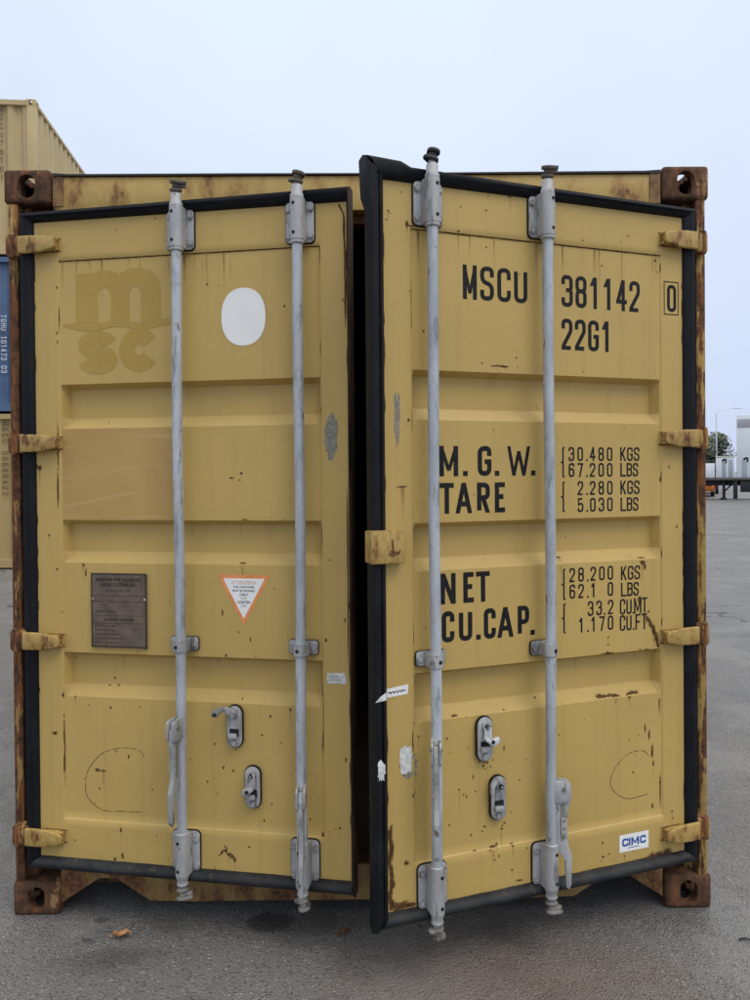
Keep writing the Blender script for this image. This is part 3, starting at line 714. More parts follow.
def build_door(s, angle, rust):
    sx = -s                                     # local x = sx * u
    cs = R(angle) * s
    def put(x, z, lay=0): return (x, inset(abs(x), z, s) - .0005 - .00012 * lay, z)
    mb = MB()
    g = [[(sx * u, inset(u, z, s), z) for u in US] for z in ZS]
    if sx < 0: g = [row[::-1] for row in g]
    mb.quads(g)
    x0, x1 = sorted((sx * UH, sx * UF))
    # edges and back
    mb.poly([(x0, 0, ZB), (x0, 0, ZT), (x0, .05, ZT), (x0, .05, ZB)]); mb.poly([(x1, 0, ZB), (x1, .05, ZB), (x1, .05, ZT), (x1, 0, ZT)])
    mb.poly([(x0, 0, ZT), (x1, 0, ZT), (x1, .05, ZT), (x0, .05, ZT)]); mb.poly([(x0, 0, ZB), (x0, .05, ZB), (x1, .05, ZB), (x1, 0, ZB)])
    mb.poly([(x0, .05, ZB), (x0, .05, ZT), (x1, .05, ZT), (x1, .05, ZB)])
    rnd = random.Random(11 + s)
    def spot(x, z, rx, rz, lay=0):
        n = 12; c = mb.bm.verts.new((x, inset(abs(x), z, s) - .0003 - .00003 * lay, z)); c[mb.fade] = 1.0
        ring = []
        for i in range(n):
            a = 2 * math.pi * i / n; k = 1.5 * rnd.uniform(.75, 1.25)
            xx, zz = x + rx * k * math.cos(a), z + rz * k * math.sin(a)
            zz = max(ZB + .001, min(ZT - .001, zz)); uu = max(UH + .001, min(UF - .001, abs(xx)))
            v = mb.bm.verts.new((sx * uu, inset(uu, zz, s) - .0003 - .00003 * lay, zz)); v[mb.fade] = 0.0; ring.append(v)
        for i in range(n):
            f = mb.bm.faces.new((c, ring[i], ring[(i + 1) % n]) if True else ()); f.material_index = 1
    def run(x, z, hw, ln):
        n = 8; rows = []
        for i in range(n + 1):
            zz = z - ln * i / n
            if zz < ZB + .004: break
            row = []
            for j in (-1, 0, 1):
                uu = max(UH + .001, min(UF - .001, abs(x + j * hw * (1 - .4 * i / n))))
                v = mb.bm.verts.new((sx * uu, inset(uu, zz, s) - .00022, zz)); v[mb.fade] = (1 - i / n) if j == 0 else 0.0; row.append(v)
            rows.append(row)
        for a_, b_ in zip(rows, rows[1:]):
            for j in (0, 1):
                f = mb.bm.faces.new((a_[j], a_[j + 1], b_[j + 1], b_[j])); f.material_index = 2
    def strip(pts, hw):
        P_ = [Vector(p) for p in pts]; Q_ = []
        for a_, b_ in zip(P_, P_[1:]):
            for i in range(4): Q_.append(a_ + (b_ - a_) * i / 4)
        Q_.append(P_[-1]); rows = []
        for i, q in enumerate(Q_):
            d = (Q_[min(i + 1, len(Q_) - 1)] - Q_[max(i - 1, 0)]).normalized(); m_ = Vector((-d.y, d.x)); ww = hw * (.45 if i in (0, len(Q_) - 1) else rnd.uniform(.8, 1.3)); row = []
            for j in (-1, 0, 1):
                w_ = q + m_ * ww * j; v = mb.bm.verts.new((w_.x, inset(abs(w_.x), w_.y, s) - .0005, w_.y)); v[mb.fade] = (.95 if 0 < i < len(Q_) - 1 else .4) if j == 0 else 0.0; row.append(v)
            rows.append(row)
        for a_, b_ in zip(rows, rows[1:]):
            for j in (0, 1): mb.bm.faces.new((a_[j], a_[j + 1], b_[j + 1], b_[j])).material_index = 1
    for pts, hw in (MARKS_R if s > 0 else MARKS_L): strip(pts, hw)
    for k in range(16): run(sx * rnd.uniform(.18, 1.08), 2.2625, rnd.uniform(.003, .008), rnd.uniform(.04, .22))
    for z0 in (1.845, 1.3825, .930):
        for k in range(5): run(sx * rnd.uniform(.2, 1.06), z0 + rnd.uniform(.0, .01), rnd.uniform(.002, .006), rnd.uniform(.03, .10))
    for k, q in enumerate(rust.split(';')):
        a = [float(v) for v in q.split()]
        spot(a[0], a[1], max(a[2] * .92, .0029), max(a[3] * .92, .0029), k % 5)
        if a[2] > .0042 and k % 2 == 0: run(a[0], a[1], a[2] * rnd.uniform(.4, .8), rnd.uniform(.03, .13))
    for k in range(26):
        u, z = rnd.uniform(.1, 1.17), ZB + (ZT - ZB) * rnd.random() ** 1.7
        r = rnd.uniform(.0015, .0028)
        spot(sx * u, z, r, r * rnd.uniform(.8, 2.0), k % 5)
    # rust along the seams and sheet edges
    for k in range(60):
        u = .172 + .0153 * k; spot(sx * u, 2.2650, .020, rnd.uniform(.0016, .0026), k % 5)
    for k in range(9):
        u = rnd.choice((.172, 1.088)); z = rnd.uniform(.36, 2.26); spot(sx * u, z, .0018, rnd.uniform(.012, .05), k % 5)
    for k in range(34):
        u = rnd.uniform(.1, 1.16); spot(sx * u, ZB + .002, rnd.uniform(.012, .05), rnd.uniform(.003, .006), k % 5)
    for k in range(9):
        z = rnd.uniform(.3, 2.35); spot(sx * (UH + .002), z, .003, rnd.uniform(.01, .04), k % 5)
        z = rnd.uniform(.3, 2.35); spot(sx * (UF - .002), z, .003, rnd.uniform(.01, .05), k % 5)
    door = mb.done('door', ['yellow', 'spot', 'run'], box_, (s * 1.19, -.01, 0), (0, 0, cs), angle=55)
    return door, put

def build_gasket(door, s):
    sx = -s
    # section: (outward share, y)
    sec = [(-.06, .004), (.02, -.007), (.18, -.016), (.34, -.020), (.40, -.015), (.60, -.021), (.86, -.018), (1.0, .002), (.96, .042), (.55, .046)]
    wh, wt_, wf, wb = .050, .046, (.043 if s > 0 else .012), .038
    def side(px, pz, ox, oz, w, flare, bulge=1.0):
        return [(sx * (px + ox * (q * w + (flare if q > .5 else 0))), y * bulge if y < 0 else y, pz + oz * (q * w + (flare if q > .5 else 0))) for q, y in sec]
    def rows(kind):
        out = []
        if kind == 'top':
            for u, fl in ((UH, 0), (.30, 0), (.60, 0), (.90, 0), (UF - .085, 0), (UF - .052, .014 if s > 0 else 0), (UF, .018 if s > 0 else .0)):
                ox = -wh * 1.0 if u == UH else ((wf + fl) if u == UF else 0)
                out.append([(sx * (u + ox * max(0, q)), y, ZT + q * (wt_ - .012 * (1 - (u - UH) / (UF - UH))) + (fl * (q > .5))) for q, y in sec])
        if kind == 'free':
            for z, fl in ((ZT, .018), (ZT - .05, .013), (ZT - .085, 0), (1.8, 0), (1.2, 0), (.6, 0), (ZB + .08, 0), (ZB + .05, .001), (ZB, .003)):
                fl = fl if s > 0 else 0
                oz = (wt_ + fl) if z == ZT else (-(wb + .008) if z == ZB else 0)
                out.append([(sx * (UF + q * wf + (fl * (q > .5))), y, z + oz * max(0, q)) for q, y in sec])
        if kind == 'bottom':
            for u in (UF, .9, .6, .3, UH):
                ox = wf if u == UF else (-wh if u == UH else 0)
                out.append([(sx * (u + ox * max(0, q)), y, ZB - q * wb + .004) for q, y in ((-.08, .002), (.0, -.010), (.12, -.019), (.30, -.026), (.5, -.0285), (.7, -.026), (.88, -.018), (1.0, -.002), (.96, .042))])
        if kind == 'hinge':
            for z in (ZB, .6, 1.2, 1.8, ZT):
                oz = wt_ if z == ZT else (-wb if z == ZB else 0)
                out.append([(sx * (UH - q * wh), y * .8 if y < 0 else y, z + oz * max(0, q)) for q, y in sec])
        return out
    mb = MB()
    for k, m in (('top', 0), ('free', 0 if s > 0 else 2), ('bottom', 1), ('hinge', 0)): mb.quads(rows(k), m)
    mb.done('door_gasket', ['rubber', 'rubber_dusty', 'rubber_brown'], door, angle=50, recalc=True)
t = NT('rust_stained_rubber'); nn = t.noise(20, 5, .65, t.scale(t.co, (1, 1, .25)))
MAT['rubber_brown'] = t.fin(t.mix(t.rng(nn, .35, .65), (.020, .014, .011), (.085, .050, .030)), .7)

def build_hinge(door, s, z):
    sx = -s
    mb = MB()
    o = [(sx * u, z + v) for u, v in ((.040, -.0300), (.040, .0300), (.085, .0300), (.125, .028), (.155, .022), (.172, .018), (.177, .010), (.177, -.012), (.170, -.019), (.155, -.021), (.125, -.028), (.085, -.0300))]
    if sx < 0: o = o[::-1]
    mb.prism(o, -.034, -.020, .006, 0, None, 3)
    xa, xb = sorted((sx * .086, sx * .176))
    mb.box(xa, xb, -.024, -.0005, z + .010, z + .0205, .003)
    mb.box(xa, xb, -.024, -.0005, z - .0205, z - .010, .003)
    xa, xb = sorted((sx * .160, sx * .174)); mb.box(xa, xb, -.025, -.0005, z - .018, z + .018, .003)
    mb.lathe([(.0115, z - .038), (.0115, z + .038)], sx * .006, -.016, 14, 1)
    # rust run round the weld
    xa, xb = sorted((sx * .098, sx * .182)); mb.prism([(xa, z - .0245), (xb, z - .0225), (xb, z - .0185), (xa, z - .0185)], -.0016, -.0008, 0, 1); mb.box(xa, xb, -.0016, -.0008, z + .0195, z + .0225, 0, 1)
    mb.done('hinge', ['hinge', 'rust_post'], door)

def build_bar(door, x, cam):
    yb = -.042; mb = MB(); r = .0168
    pts = [(r, .360 + 1.902 * i / 16) for i in range(17)]
    mb.lathe([(r, .235)] + pts + [(r, 2.42)], x, yb, 22, 0)
    for z0, z1 in ((2.262, 2.276), (.346, .362)): mb.lathe([(.0185, z0), (.0225, z0 + .003), (.0225, z1 - .003), (.0185, z1)], x, yb, 22, 1)
    for v in mb.bm.verts:
        if .37 < v.co.z < 2.25: q = (v.co.z - .36) / 1.90; v.co.x += .0030 * math.sin(q * math.pi * 2 + cam) * math.sin(q * math.pi); v.co.y -= .002 * math.sin(q * math.pi)
    # top end: collar, neck and cam
    mb.lathe([(.0215, 2.406), (.0215, 2.417), (.0180, 2.422), (.0180, 2.444), (.0160, 2.448), (.0110, 2.455), (.0110, 2.462)], x, yb, 20, 1)
    mb.lathe([(.0215, .226), (.0215, .214), (.0180, .209), (.0180, .196), (.0195, .192), (.0135, .184), (.0110, .176)], x, yb, 20, 1)
    for zc, dr, mt in ((2.462, 1, 2), (.172, -1, 1)):
        rot = Matrix.Translation((x, yb, zc)) @ Matrix.Rotation(R(cam), 4, 'Z')
        f = Matrix.Identity(4) if dr > 0 else Matrix.Diagonal((1, 1, -1, 1))
        m2 = rot @ f
        tilt = Matrix.Rotation(R(13), 4, 'X') @ Matrix.Diagonal((1.22, 1.22, 1.15, 1))
        def lobe(r0_, r1_, lng, z0, z1, ang):
            o = [(r0_ * math.cos(a_), r0_ * math.sin(a_)) for a_ in [R(20 + 320 * i / 12) for i in range(13)]][::-1]
            o = [(r0_ * math.cos(R(q)), r0_ * math.sin(R(q))) for q in range(60, 301, 24)] + [(lng - r1_ + r1_ * math.cos(R(q)), r1_ * math.sin(R(q))) for q in range(-80, 81, 20)]
            mm = m2 @ tilt @ Matrix.Rotation(R(ang), 4, 'Z') @ Matrix.Translation((0, 0, z1)) @ Matrix.Rotation(R(-90), 4, 'X')
            mb.prism(o, 0, z1 - z0, .0022, mt if mt == 2 else 3, mm)
        lobe(.0165, .010, .024, -.005, .0035, 90)
        mb.lathe([(.010, .002), (.0085, .010), (.0105, .019)], 0, 0, 12, mt if mt == 2 else 3, m2)
        lobe(.0165, .009, .028, .0165, .0255, 0)
        lobe(.010, .008, .027, .006, .0180, 10)
    return mb.done('locking_bar', ['galv', 'galv_light', 'grease' if cam == 95 else 'cam_brown', 'galv_dirty'], door, recalc=True)

def build_bracket(door, x, zc, flip):
    """bearing bracket: rubber pad, plate with four bolts and the rolled housing of the bar"""
    mb = MB()
    mb.prism(rrect(x - .0495, x + .0495, zc - .0695, zc + .0685, .018), -.0045, -.0004, 0, 1)
    mb.prism(rrect(x - .047, x + .047, zc - .066, zc + .066, .015), -.0105, -.0047, .0015, 0)
    n = 9; pr = [(x - .0225, -.0106)] + [(x + .0225 * math.cos(math.pi - math.pi * i / n), -.042 - .0225 * math.sin(math.pi * i / n)) for i in range(n + 1)] + [(x + .0225, -.0106)]
    b = bmesh.new(); lo = [b.verts.new((px, py, zc - .066)) for px, py in pr]; hi = [b.verts.new((px, py, zc + .066)) for px, py in pr]
    for i in range(len(pr) - 1): b.faces.new((lo[i], lo[i + 1], hi[i + 1], hi[i])).smooth = True
    b.faces.new(lo); b.faces.new(hi)
    bmesh.ops.recalc_face_normals(b, faces=b.faces); mb.take(b, 0)
    for dx, dz in ((-.037, .042), (-.037, -.046), (.037, .042), (.037, -.046)):
        mb.disc(x + dx, zc + dz, .0095, -.0165, -.0104, 12, 0)
        mb.disc(x + dx, zc + dz, .0065, -.0185, -.0164, 6, 0)
    for dz in (.046, -.046):
        mb.disc(x - flip * .007, zc + dz, .0052, -.0650, -.0600, 10, 2)
    mb.done('bearing_bracket', ['galv_light', 'rubber', 'dark'], door, angle=40)

def build_clamp(door, x, zc, flip):
    mb = MB()
    mb.prism(rrect(x - .0495, x + .0495, zc - .0245, zc + .0235, .010), -.004, -.0004, 0, 1)
    mb.prism(rrect(x - .048, x + .048, zc - .022, zc + .022, .009), -.009, -.0042, .001, 0)
    n = 10; pr = [(x + .0235 * math.cos(math.pi - math.pi * i / n), -.042 - .0235 * math.sin(math.pi * i / n)) for i in range(n + 1)]
    pr = [(x - .0235, -.0091)] + pr + [(x + .0235, -.0091)]
    b = bmesh.new(); lo = [b.verts.new((px, py, zc - .019)) for px, py in pr]; hi = [b.verts.new((px, py, zc + .019)) for px, py in pr]
    for i in range(len(pr) - 1): b.faces.new((lo[i], lo[i + 1], hi[i + 1], hi[i])).smooth = True
    b.faces.new(lo); b.faces.new(hi); bmesh.ops.recalc_face_normals(b, faces=b.faces); mb.take(b, 0)
    for dx in (-.036, .036): mb.disc(x + dx, zc, .009, -.0155, -.0089, 12, 0)
    mb.disc(x - flip * .006, zc - .002, .0055, -.0668, -.062, 10, 2)
    mb.done('bar_clamp', ['galv_light', 'rubber', 'dark'], door, angle=40)

def build_handle(door, x, zt, phi, length=.345):
    """hanging locking handle; phi: direction it stands off the bar (0 = +x, 90 = out of the door)"""
    m = Matrix.Translation((x, -.042, zt)) @ Matrix.Rotation(-R(phi), 4, 'Z')
    mb = MB()
    def pl(pts, t0, t1, mat=0, bev=.0025): mb.prism(pts, t0, t1, bev, mat, m)
    hub = [(.006, -.004), (.012, .003), (.050, .000), (.060, -.007), (.061, -.060), (.055, -.067), (.006, -.068)]
    pl(hub, -.0155, -.0085); pl(hub, .0085, .0155); pl([(.010, -.002), (.022, -.002), (.022, -.060), (.010, -.060)], -.0086, .0086)
    k = length / .345
    arm = [(.012, -.020), (.042, -.014), (.054, -.040), (.056, -.085 * k), (.048, -.125 * k), (.047, -.165 * k), (.052, -.200 * k), (.064, -.236 * k), (.062, -.330 * k), (.056, -.345 * k), (.046, -.338 * k), (.043, -.255 * k), (.018, -.215 * k), (.010, -.160 * k), (.012, -.10 * k), (.012, -.050)]
    pl(arm, -.0080, .0080, 0, .0022)
    pl([(.026, -.075 * k), (.040, -.072 * k), (.038, -.190 * k), (.028, -.190 * k)], -.0085, .0085, 1, 0)
    pl([(.030, -.115 * k), (.048, -.115 * k), (.050, -.180 * k), (.030, -.175 * k)], -.0118, -.0078)
    for dz in (-.125, -.150, -.170):
        b = [(.039 + .004 * math.cos(a * math.pi / 4), dz * k + .004 * math.sin(a * math.pi / 4)) for a in range(8)]
        mb.prism(b, -.0135, -.0116, 0, 1, m); mb.prism(b, .0078, .0092, 0, 1, m)
    b = [(.036 + .006 * math.cos(a * math.pi / 5), -.026 + .006 * math.sin(a * math.pi / 5)) for a in range(10)]
    mb.prism(b, -.019, .019, 0, 1, m)
    mb.done('bar_handle', ['galv_light', 'galv_dirty'], door, angle=35)

def build_catch(door, x, zc, style):
    """handle retainer: oval plate on a rubber pad, pivot bolt, keeper slot and swinging flap"""
    mb = MB()
    mb.prism(capsule(x, zc, .0282, .0712), -.008, -.0006, 0, 1)
    mb.prism(capsule(x, zc, .0255, .068), -.015, -.0075, .002, 0)
    mb.box(x - .016, x + .016, -.0158, -.0148, zc - .030, zc - .006, 0, 2)                      # raised near-black box painting the shade of a slot
    mb.prism([(x - .018, zc - .036), (x + .012, zc - .036), (x + .010, zc - .020), (x - .018, zc - .020)], -.030, -.0155, .003, 0)
    mb.disc(x, zc - .052, .010, -.020, -.0148, 14, 0)
    mb.disc(x, zc + .042, .0135, -.026, -.0148, 16, 0); mb.disc(x, zc + .042, .0075, -.034, -.0258, 12, 2 if style > 1 else 3)
    mb.disc(x, zc + .042, .004, -.037, -.0338, 8, 0)
    if style == 1:      # flap swung out to the upper left
        mm = Matrix.Translation((x, -.024, zc + .044)) @ Matrix.Rotation(R(14), 4, 'Y') @ Matrix.Translation((-x, .024, -zc - .044))
        mb.prism([(x + .012, zc + .034), (x + .010, zc + .058), (x - .030, zc + .062), (x - .046, zc + .050), (x - .030, zc + .040)], -.029, -.023, .002, 0, mm)
        mb.prism([(x - .028, zc + .064), (x - .044, zc + .062), (x - .070, zc + .040), (x - .066, zc + .020), (x - .044, zc + .026)], -.045, -.034, .003, 3, mm)
        mb.disc(x - .056, zc + .046, .006, -.047, -.0445, 10, 2)
    elif style == 2:    # flap hanging down, nose towards the viewer
        mb.prism([(x - .014, zc + .046), (x + .012, zc + .050), (x + .018, zc + .004), (x - .012, zc - .004)], -.032, -.025, .002, 0)
        mb.prism([(x - .027, zc - .012), (x - .022, zc + .006), (x + .006, zc + .012), (x + .014, zc + .002), (x - .004, zc - .012), (x - .018, zc - .018)], -.052, -.030, .004, 0)
        mb.disc(x - .006, zc - .001, .006, -.054, -.0515, 10, 2)
    elif style == 3:
        mb.prism([(x - .010, zc + .040), (x + .014, zc + .040), (x + .016, zc + .004), (x - .012, zc + .006)], -.032, -.025, .002, 4)
        mb.prism([(x - .018, zc + .008), (x + .012, zc - .016), (x + .034, zc - .004), (x + .032, zc + .014), (x + .006, zc + .004), (x - .014, zc + .020)], -.050, -.030, .004, 4)
        mb.disc(x + .008, zc + .002, .006, -.0522, -.0495, 10, 2)
    else:
        mb.prism([(x - .010, zc + .060), (x - .022, zc + .066), (x - .034, zc + .050), (x - .034, zc + .018), (x - .024, zc + .016), (x - .022, zc + .040)], -.032, -.018, .003, 0)
    mb.done('handle_catch', ['galv_light', 'rubber', 'dark', 'galv_dirty', 'white_metal'], door, angle=35)
MAT['white_metal'] = plain('zinc_white_metal', (.55, .56, .57), .45, .2, .5, .2, 50)

AL, AR = 10.28, 19.58
doorL, putL = build_door(-1, AL, LRUST)
doorR, putR = build_door(1, AR, RRUST)
for door, s, bars in ((doorL, -1, (.6190, 1.0260)), (doorR, 1, (-1.0360, -.6410))):
    build_gasket(door, s)
    for z in HZ: build_hinge(door, s, z)
    for i, x in enumerate(bars):
        cam_rot = {(-1, 0): 25, (-1, 1): 80, (1, 0): 95, (1, 1): -20}[(s, i)]
        build_bar(door, x, cam_rot)
        build_bracket(door, x, 2.341, -s); build_bracket(door, x, .286, -s); build_clamp(door, x, .975, -s)
build_handle(doorL, .6190, .742, 104, .340); build_handle(doorL, 1.0260, .548, 80, .350)
build_handle(doorR, -1.0360, .745, 114, .345); build_handle(doorR, -.6410, .562, 20, .345)
build_catch(doorL, .7915, .707, 1); build_catch(doorL, .851, .511, 2)
build_catch(doorR, -.857, .708, 3); build_catch(doorR, -.811, .518, 4)

# lock block welded on the free edge of the right door
mb = MB()
mb.box(-1.2345, -1.1275, -.034, -.0165, 1.268, 1.366, .004); mb.box(-1.170, -1.1285, -.0168, -.0005, 1.270, 1.364, .003)
mb.box(-1.2345, -1.22, -.0166, .02, 1.270, 1.364, .003)
for pts in ([(-1.168, 1.340), (-1.166, 1.310), (-1.168, 1.296)], [(-1.180, 1.298), (-1.168, 1.292), (-1.150, 1.297), (-1.143, 1.306)], [(-1.176, 1.305), (-1.164, 1.302), (-1.146, 1.300)]):
    ribbon(mb, [Vector(p) for p in pts], False, .006, lambda a, b: (a, -.0350, b), 1)
mb.done('lock_block', ['hinge', 'rust_post'], doorR)

# ---------------------------------------------------------------- markings on the right door
SW = .0152
def block(name, fn):
    mb = MB(); fn(mb); return mb.done(name, 'paint_black', doorR, angle=0)
def glyphs(mb, seq, z, h, sw):
    for ch, x, wd in seq: glyph(mb, ch, x, z, wd or .05, h, sw, putR)
block('code_lettering', lambda mb: string(mb, 'MSCU', -.9150, 2.068, .106, .0597, .0480, .0138, putR))
block('code_lettering', lambda mb: string(mb, '381142', -.5615, 2.068, .103, .0528, .0430, .0132, putR))
block('code_lettering', lambda mb: string(mb, '22G1', -.5625, 1.929, .101, .0508, .0420, .0132, putR))
def digit(mb):
    glyph(mb, '0', -.1455, 2.077, .038, .092, .0118, putR)
    ribbon(mb, [Vector(p) for p in ((-.1575, 2.068), (-.0990, 2.068), (-.0990, 2.1785), (-.1575, 2.1785))], True, .0034, lambda a, b: putR(a, b, 1))
block('code_lettering', digit)
block('capacity_lettering', lambda mb: glyphs(mb, (('M', -.998, .063), ('.', -.9185, .0), ('G', -.868, .048), ('.', -.8085, 0), ('W', -.764, .083), ('.', -.678, 0)), 1.523, .093, SW))
block('capacity_lettering', lambda mb: glyphs(mb, (('T', -.998, .048), ('A', -.945, .057), ('R', -.871, .045), ('E', -.809, .036)), 1.4085, .094, SW))
block('capacity_lettering', lambda mb: glyphs(mb, (('N', -.997, .051), ('E', -.920, .036), ('T', -.876, .048)), 1.132, .094, SW))
block('capacity_lettering', lambda mb: glyphs(mb, (('C', -.994, .043), ('U', -.936, .046), ('.', -.877, 0), ('C', -.850, .042), ('A', -.803, .058), ('P', -.730, .042), ('.', -.684, 0)), 1.0145, .0955, SW))
w, sw, h = .0222, .0061, .0458
def pair(mb, lines, brace):
    for z, num, unit, h_, up_ in lines:
        if isinstance(num, str): string(mb, num, -.5380, z, h_, .0335, w, sw, putR, 0, .0140)
        else: glyphs(mb, num, z, h_, sw)
        if isinstance(unit, str): string(mb, unit, -.3368, z + up_, h_, .0272 if unit == 'KGS' else .0250, .0234 if unit == 'KGS' else .0222, sw, putR)
        else: glyphs(mb, unit, z + up_, .0525, sw)
    glyph(mb, '{', -.5665, brace[0], .0165, brace[1] - brace[0], .0056, putR)
block('weight_lettering', lambda mb: pair(mb, ((1.5687, '30.480', 'KGS', h, 0), (1.5166, '67.200', 'LBS', h, 0)), (1.515, 1.6145)))
block('weight_lettering', lambda mb: pair(mb, ((1.4573, ' 2.280', 'KGS', h, 0), (1.4022, ' 5.030', 'LBS', h, -.001)), (1.4035, 1.5025)))
block('weight_lettering', lambda mb: pair(mb, ((1.1745, '28.200', 'KGS', .0468, -.004), (1.1208, '62.1 0', 'LBS', .0464, -.005)), (1.118, 1.2205)))
CUMT = (('C', -.3414, .0218), ('U', -.3155, .0218), ('.', -.2900, .02), ('M', -.2845, .0300), ('T', -.2520, .0218), ('.', -.2280, .02))
CUFT = (('C', -.3418, .0218), ('U', -.3160, .0218), ('.', -.2890, .02), ('F', -.2790, .0205), ('T', -.2540, .0228))
N33 = (('3', -.4680, w), ('3', -.4350, w), ('.', -.4050, w), ('2', -.3890, w))
block('weight_lettering', lambda mb: pair(mb, ((1.0598, N33, CUMT, .0487, -.0043), (1.0080, ' 1.170', CUFT, .0478, -.007)), (1.010, 1.1075)))

# maker's sticker
def flat(mb, pts, put, lay, mat=0): mb.poly([put(x, z, lay) for x, z in pts], mat)
def sheet(mb, x0, x1, z0, z1, put, lay=0, n=6, m=6, mat=0):
    mb.quads([[put(x0 + (x1 - x0) * i / n, z0 + (z1 - z0) * j / m, lay) for i in range(n + 1)] for j in range(m + 1)], mat)
mb = MB()
flat(mb, [(-.3512, .2610), (-.2330, .2610), (-.2330, .3190), (-.3512, .3190)], putR, 3)
for ch, x, wd in (('C', -.3405, .0245), ('I', -.3145, .0070), ('M', -.3040, .0310), ('C', -.2690, .0245)): glyph(mb, ch, x, .2795, wd, .0265, .0066, lambda a, b, l=0: putR(a, b, 8 + l), 1)
flat(mb, [(-.318, .2712), (-.272, .2712), (-.272, .2738), (-.318, .2738)], putR, 6, 1)
mb.done('maker_sticker', ['white', 'blue_ink'], doorR, angle=0)
def ragged(x0, x1, z0, z1, seed, amp=.25, n=26):
    rr = random.Random(seed); cx, cz = (x0 + x1) / 2, (z0 + z1) / 2; out = []
    for i in range(n):
        a = 2 * math.pi * i / n; c_, s_ = math.cos(a), math.sin(a)
        k = 1 / max(abs(c_), abs(s_)) ** .6 * rr.uniform(1 - amp, 1)
        out.append((cx + (x1 - x0) / 2 * c_ * k, cz + (z1 - z0) / 2 * s_ * k))
    return out
def rag(name, mat, put, door, box4, seed, lay=4, amp=.25, extra=None):
    mb = MB(); pts = ragged(*box4, seed, amp); cx, cz = (box4[0] + box4[1]) / 2, (box4[2] + box4[3]) / 2
    for a, b in zip(pts, pts[1:] + pts[:1]): mb.poly([put(cx, cz, lay), put(*a, lay), put(*b, lay)])
    if extra: extra(mb)
    return mb.done(name, mat, door, angle=0)
rag('torn_paper', 'paper', putR, doorR, (-1.139, -1.094, .628, .722), 3, 5, .22)
rag('tape_residue', 'tape', putR, doorR, (-1.142, -1.074, .612, .700), 8, 1, .3)
rag('tape_residue', 'tape', putR, doorR, (-1.149, -1.126, 1.604, 1.785), 5, 1, .45)
gput = lambda x, z, l=0: (x, -.0212 - .0002 * l, z)
rag('torn_paper', 'paper', gput, doorR, (-1.217, -1.188, .624, .697), 12, 1, .4)
mb = MB()
flat(mb, [(-1.1775, .8665), (-1.109, .872), (-1.107, .901), (-1.1775, .893)], putR, 4, 0)
flat(mb, [(-1.221, .862), (-1.186, .866), (-1.186, .889), (-1.205, .878)], lambda x, z, l=0: (x, -.0222, z), 0, 1)
q = [Vector((-1.172 + .056 * i / 26, .8805 + .0035 * math.sin(i * 1.9) * math.cos(i * .7) + .004 * i / 26)) for i in range(27)]
ribbon(mb, q, False, .0024, lambda x, z: putR(x, z, 8), 2)
mb.done('address_label', ['white', 'paper', 'paint_black'], doorR, angle=0)
def scrawl(put, door, pts, sw=.0030):
    P = [Vector(p) for p in pts]; Q = []
    for i in range(len(P) - 1):
        a, b, c, d = P[max(i - 1, 0)], P[i], P[i + 1], P[min(i + 2, len(P) - 1)]
        for k in range(6):
            t_ = k / 6; Q.append(.5 * ((2 * b) + (c - a) * t_ + (2 * a - 5 * b + 4 * c - d) * t_ ** 2 + (3 * b - a - 3 * c + d) * t_ ** 3))
    Q.append(P[-1]); mb = MB(); ribbon(mb, Q, False, sw, lambda x, z: put(x, z, 2)); mb.done('chalk_scrawl', 'scrawl', door, angle=0)
scrawl(putR, doorR, [(-.2248, .5656), (-.2430, .585), (-.2658, .5912), (-.3146, .5841), (-.3629, .547), (-.3831, .4998), (-.3595, .4596), (-.3154, .4363), (-.2738, .436), (-.2338, .4400)])
scrawl(putL, doorL, [(.4640, .585), (.4594, .5957), (.4462, .6057), (.4162, .6107), (.3689, .6085), (.3063, .5833), (.2613, .5295), (.2496, .4775), (.2565, .4368), (.2858, .4079), (.3224, .3932), (.38, .3945), (.4572, .3969)])

# ---------------------------------------------------------------- markings on the left door
mb = MB()
def strip_poly(pts, lay):
    """outline triangulated on a fine horizontal comb so that it follows the sheet"""
    flat(mb, pts, putL, lay)
def tiles(pts, lay, n=6):
    """quad outline split so that it follows the sheet"""
    A, B, C_, D = [Vector(p) for p in pts]
    mb.quads([[putL(*((A * (1 - i / n) + B * i / n) * (1 - j / n) + (D * (1 - i / n) + C_ * i / n) * j / n), lay) for i in range(n + 1)] for j in range(n + 1)])
tiles([(.2325, 2.050), (.3135, 2.050), (.3135, 2.219), (.2325, 2.219)], 0)
for xc, lay, ro2, ri in ((.3375, 1, 1.0, .0240), (.4495, 2, .80, .0210)):
    n = 16; ro = .0912
    po = []
    for i in range(n + 1):
        a_ = math.pi - math.pi * i / n; cx_ = math.cos(a_); e_ = ro2 if cx_ > 0 else 1.0
        po.append((xc + ro * abs(cx_) ** e_ * (1 if cx_ > 0 else -1), 2.150 + .078 * math.sin(a_) ** e_))
    pi_ = [(xc + ri * math.cos(math.pi - math.pi * i / n), 2.140 + .028 * math.sin(math.pi * i / n)) for i in range(n + 1)]
    for i in range(n): flat(mb, [pi_[i], pi_[i + 1], po[i + 1], po[i]], putL, lay)
    tiles([(xc + ri, 2.045), (xc + ro, 2.045), (xc + ro, 2.150), (xc + ri, 2.140)], lay)
wv = [(.1868 + .395 * i / 30, 2.0395 + .0060 * math.cos(i / 30 * 4.1 * math.pi)) for i in range(31)]
for i, (a, b) in enumerate(zip(wv, wv[1:])):
    wa, wb_ = [.0105 * min(1, .5 + k / 8) for k in (i, i + 1)]
    flat(mb, [(a[0], a[1] - wa), (b[0], b[1] - wb_), (b[0], b[1] + wb_), (a[0], a[1] + wa)], putL, 3)
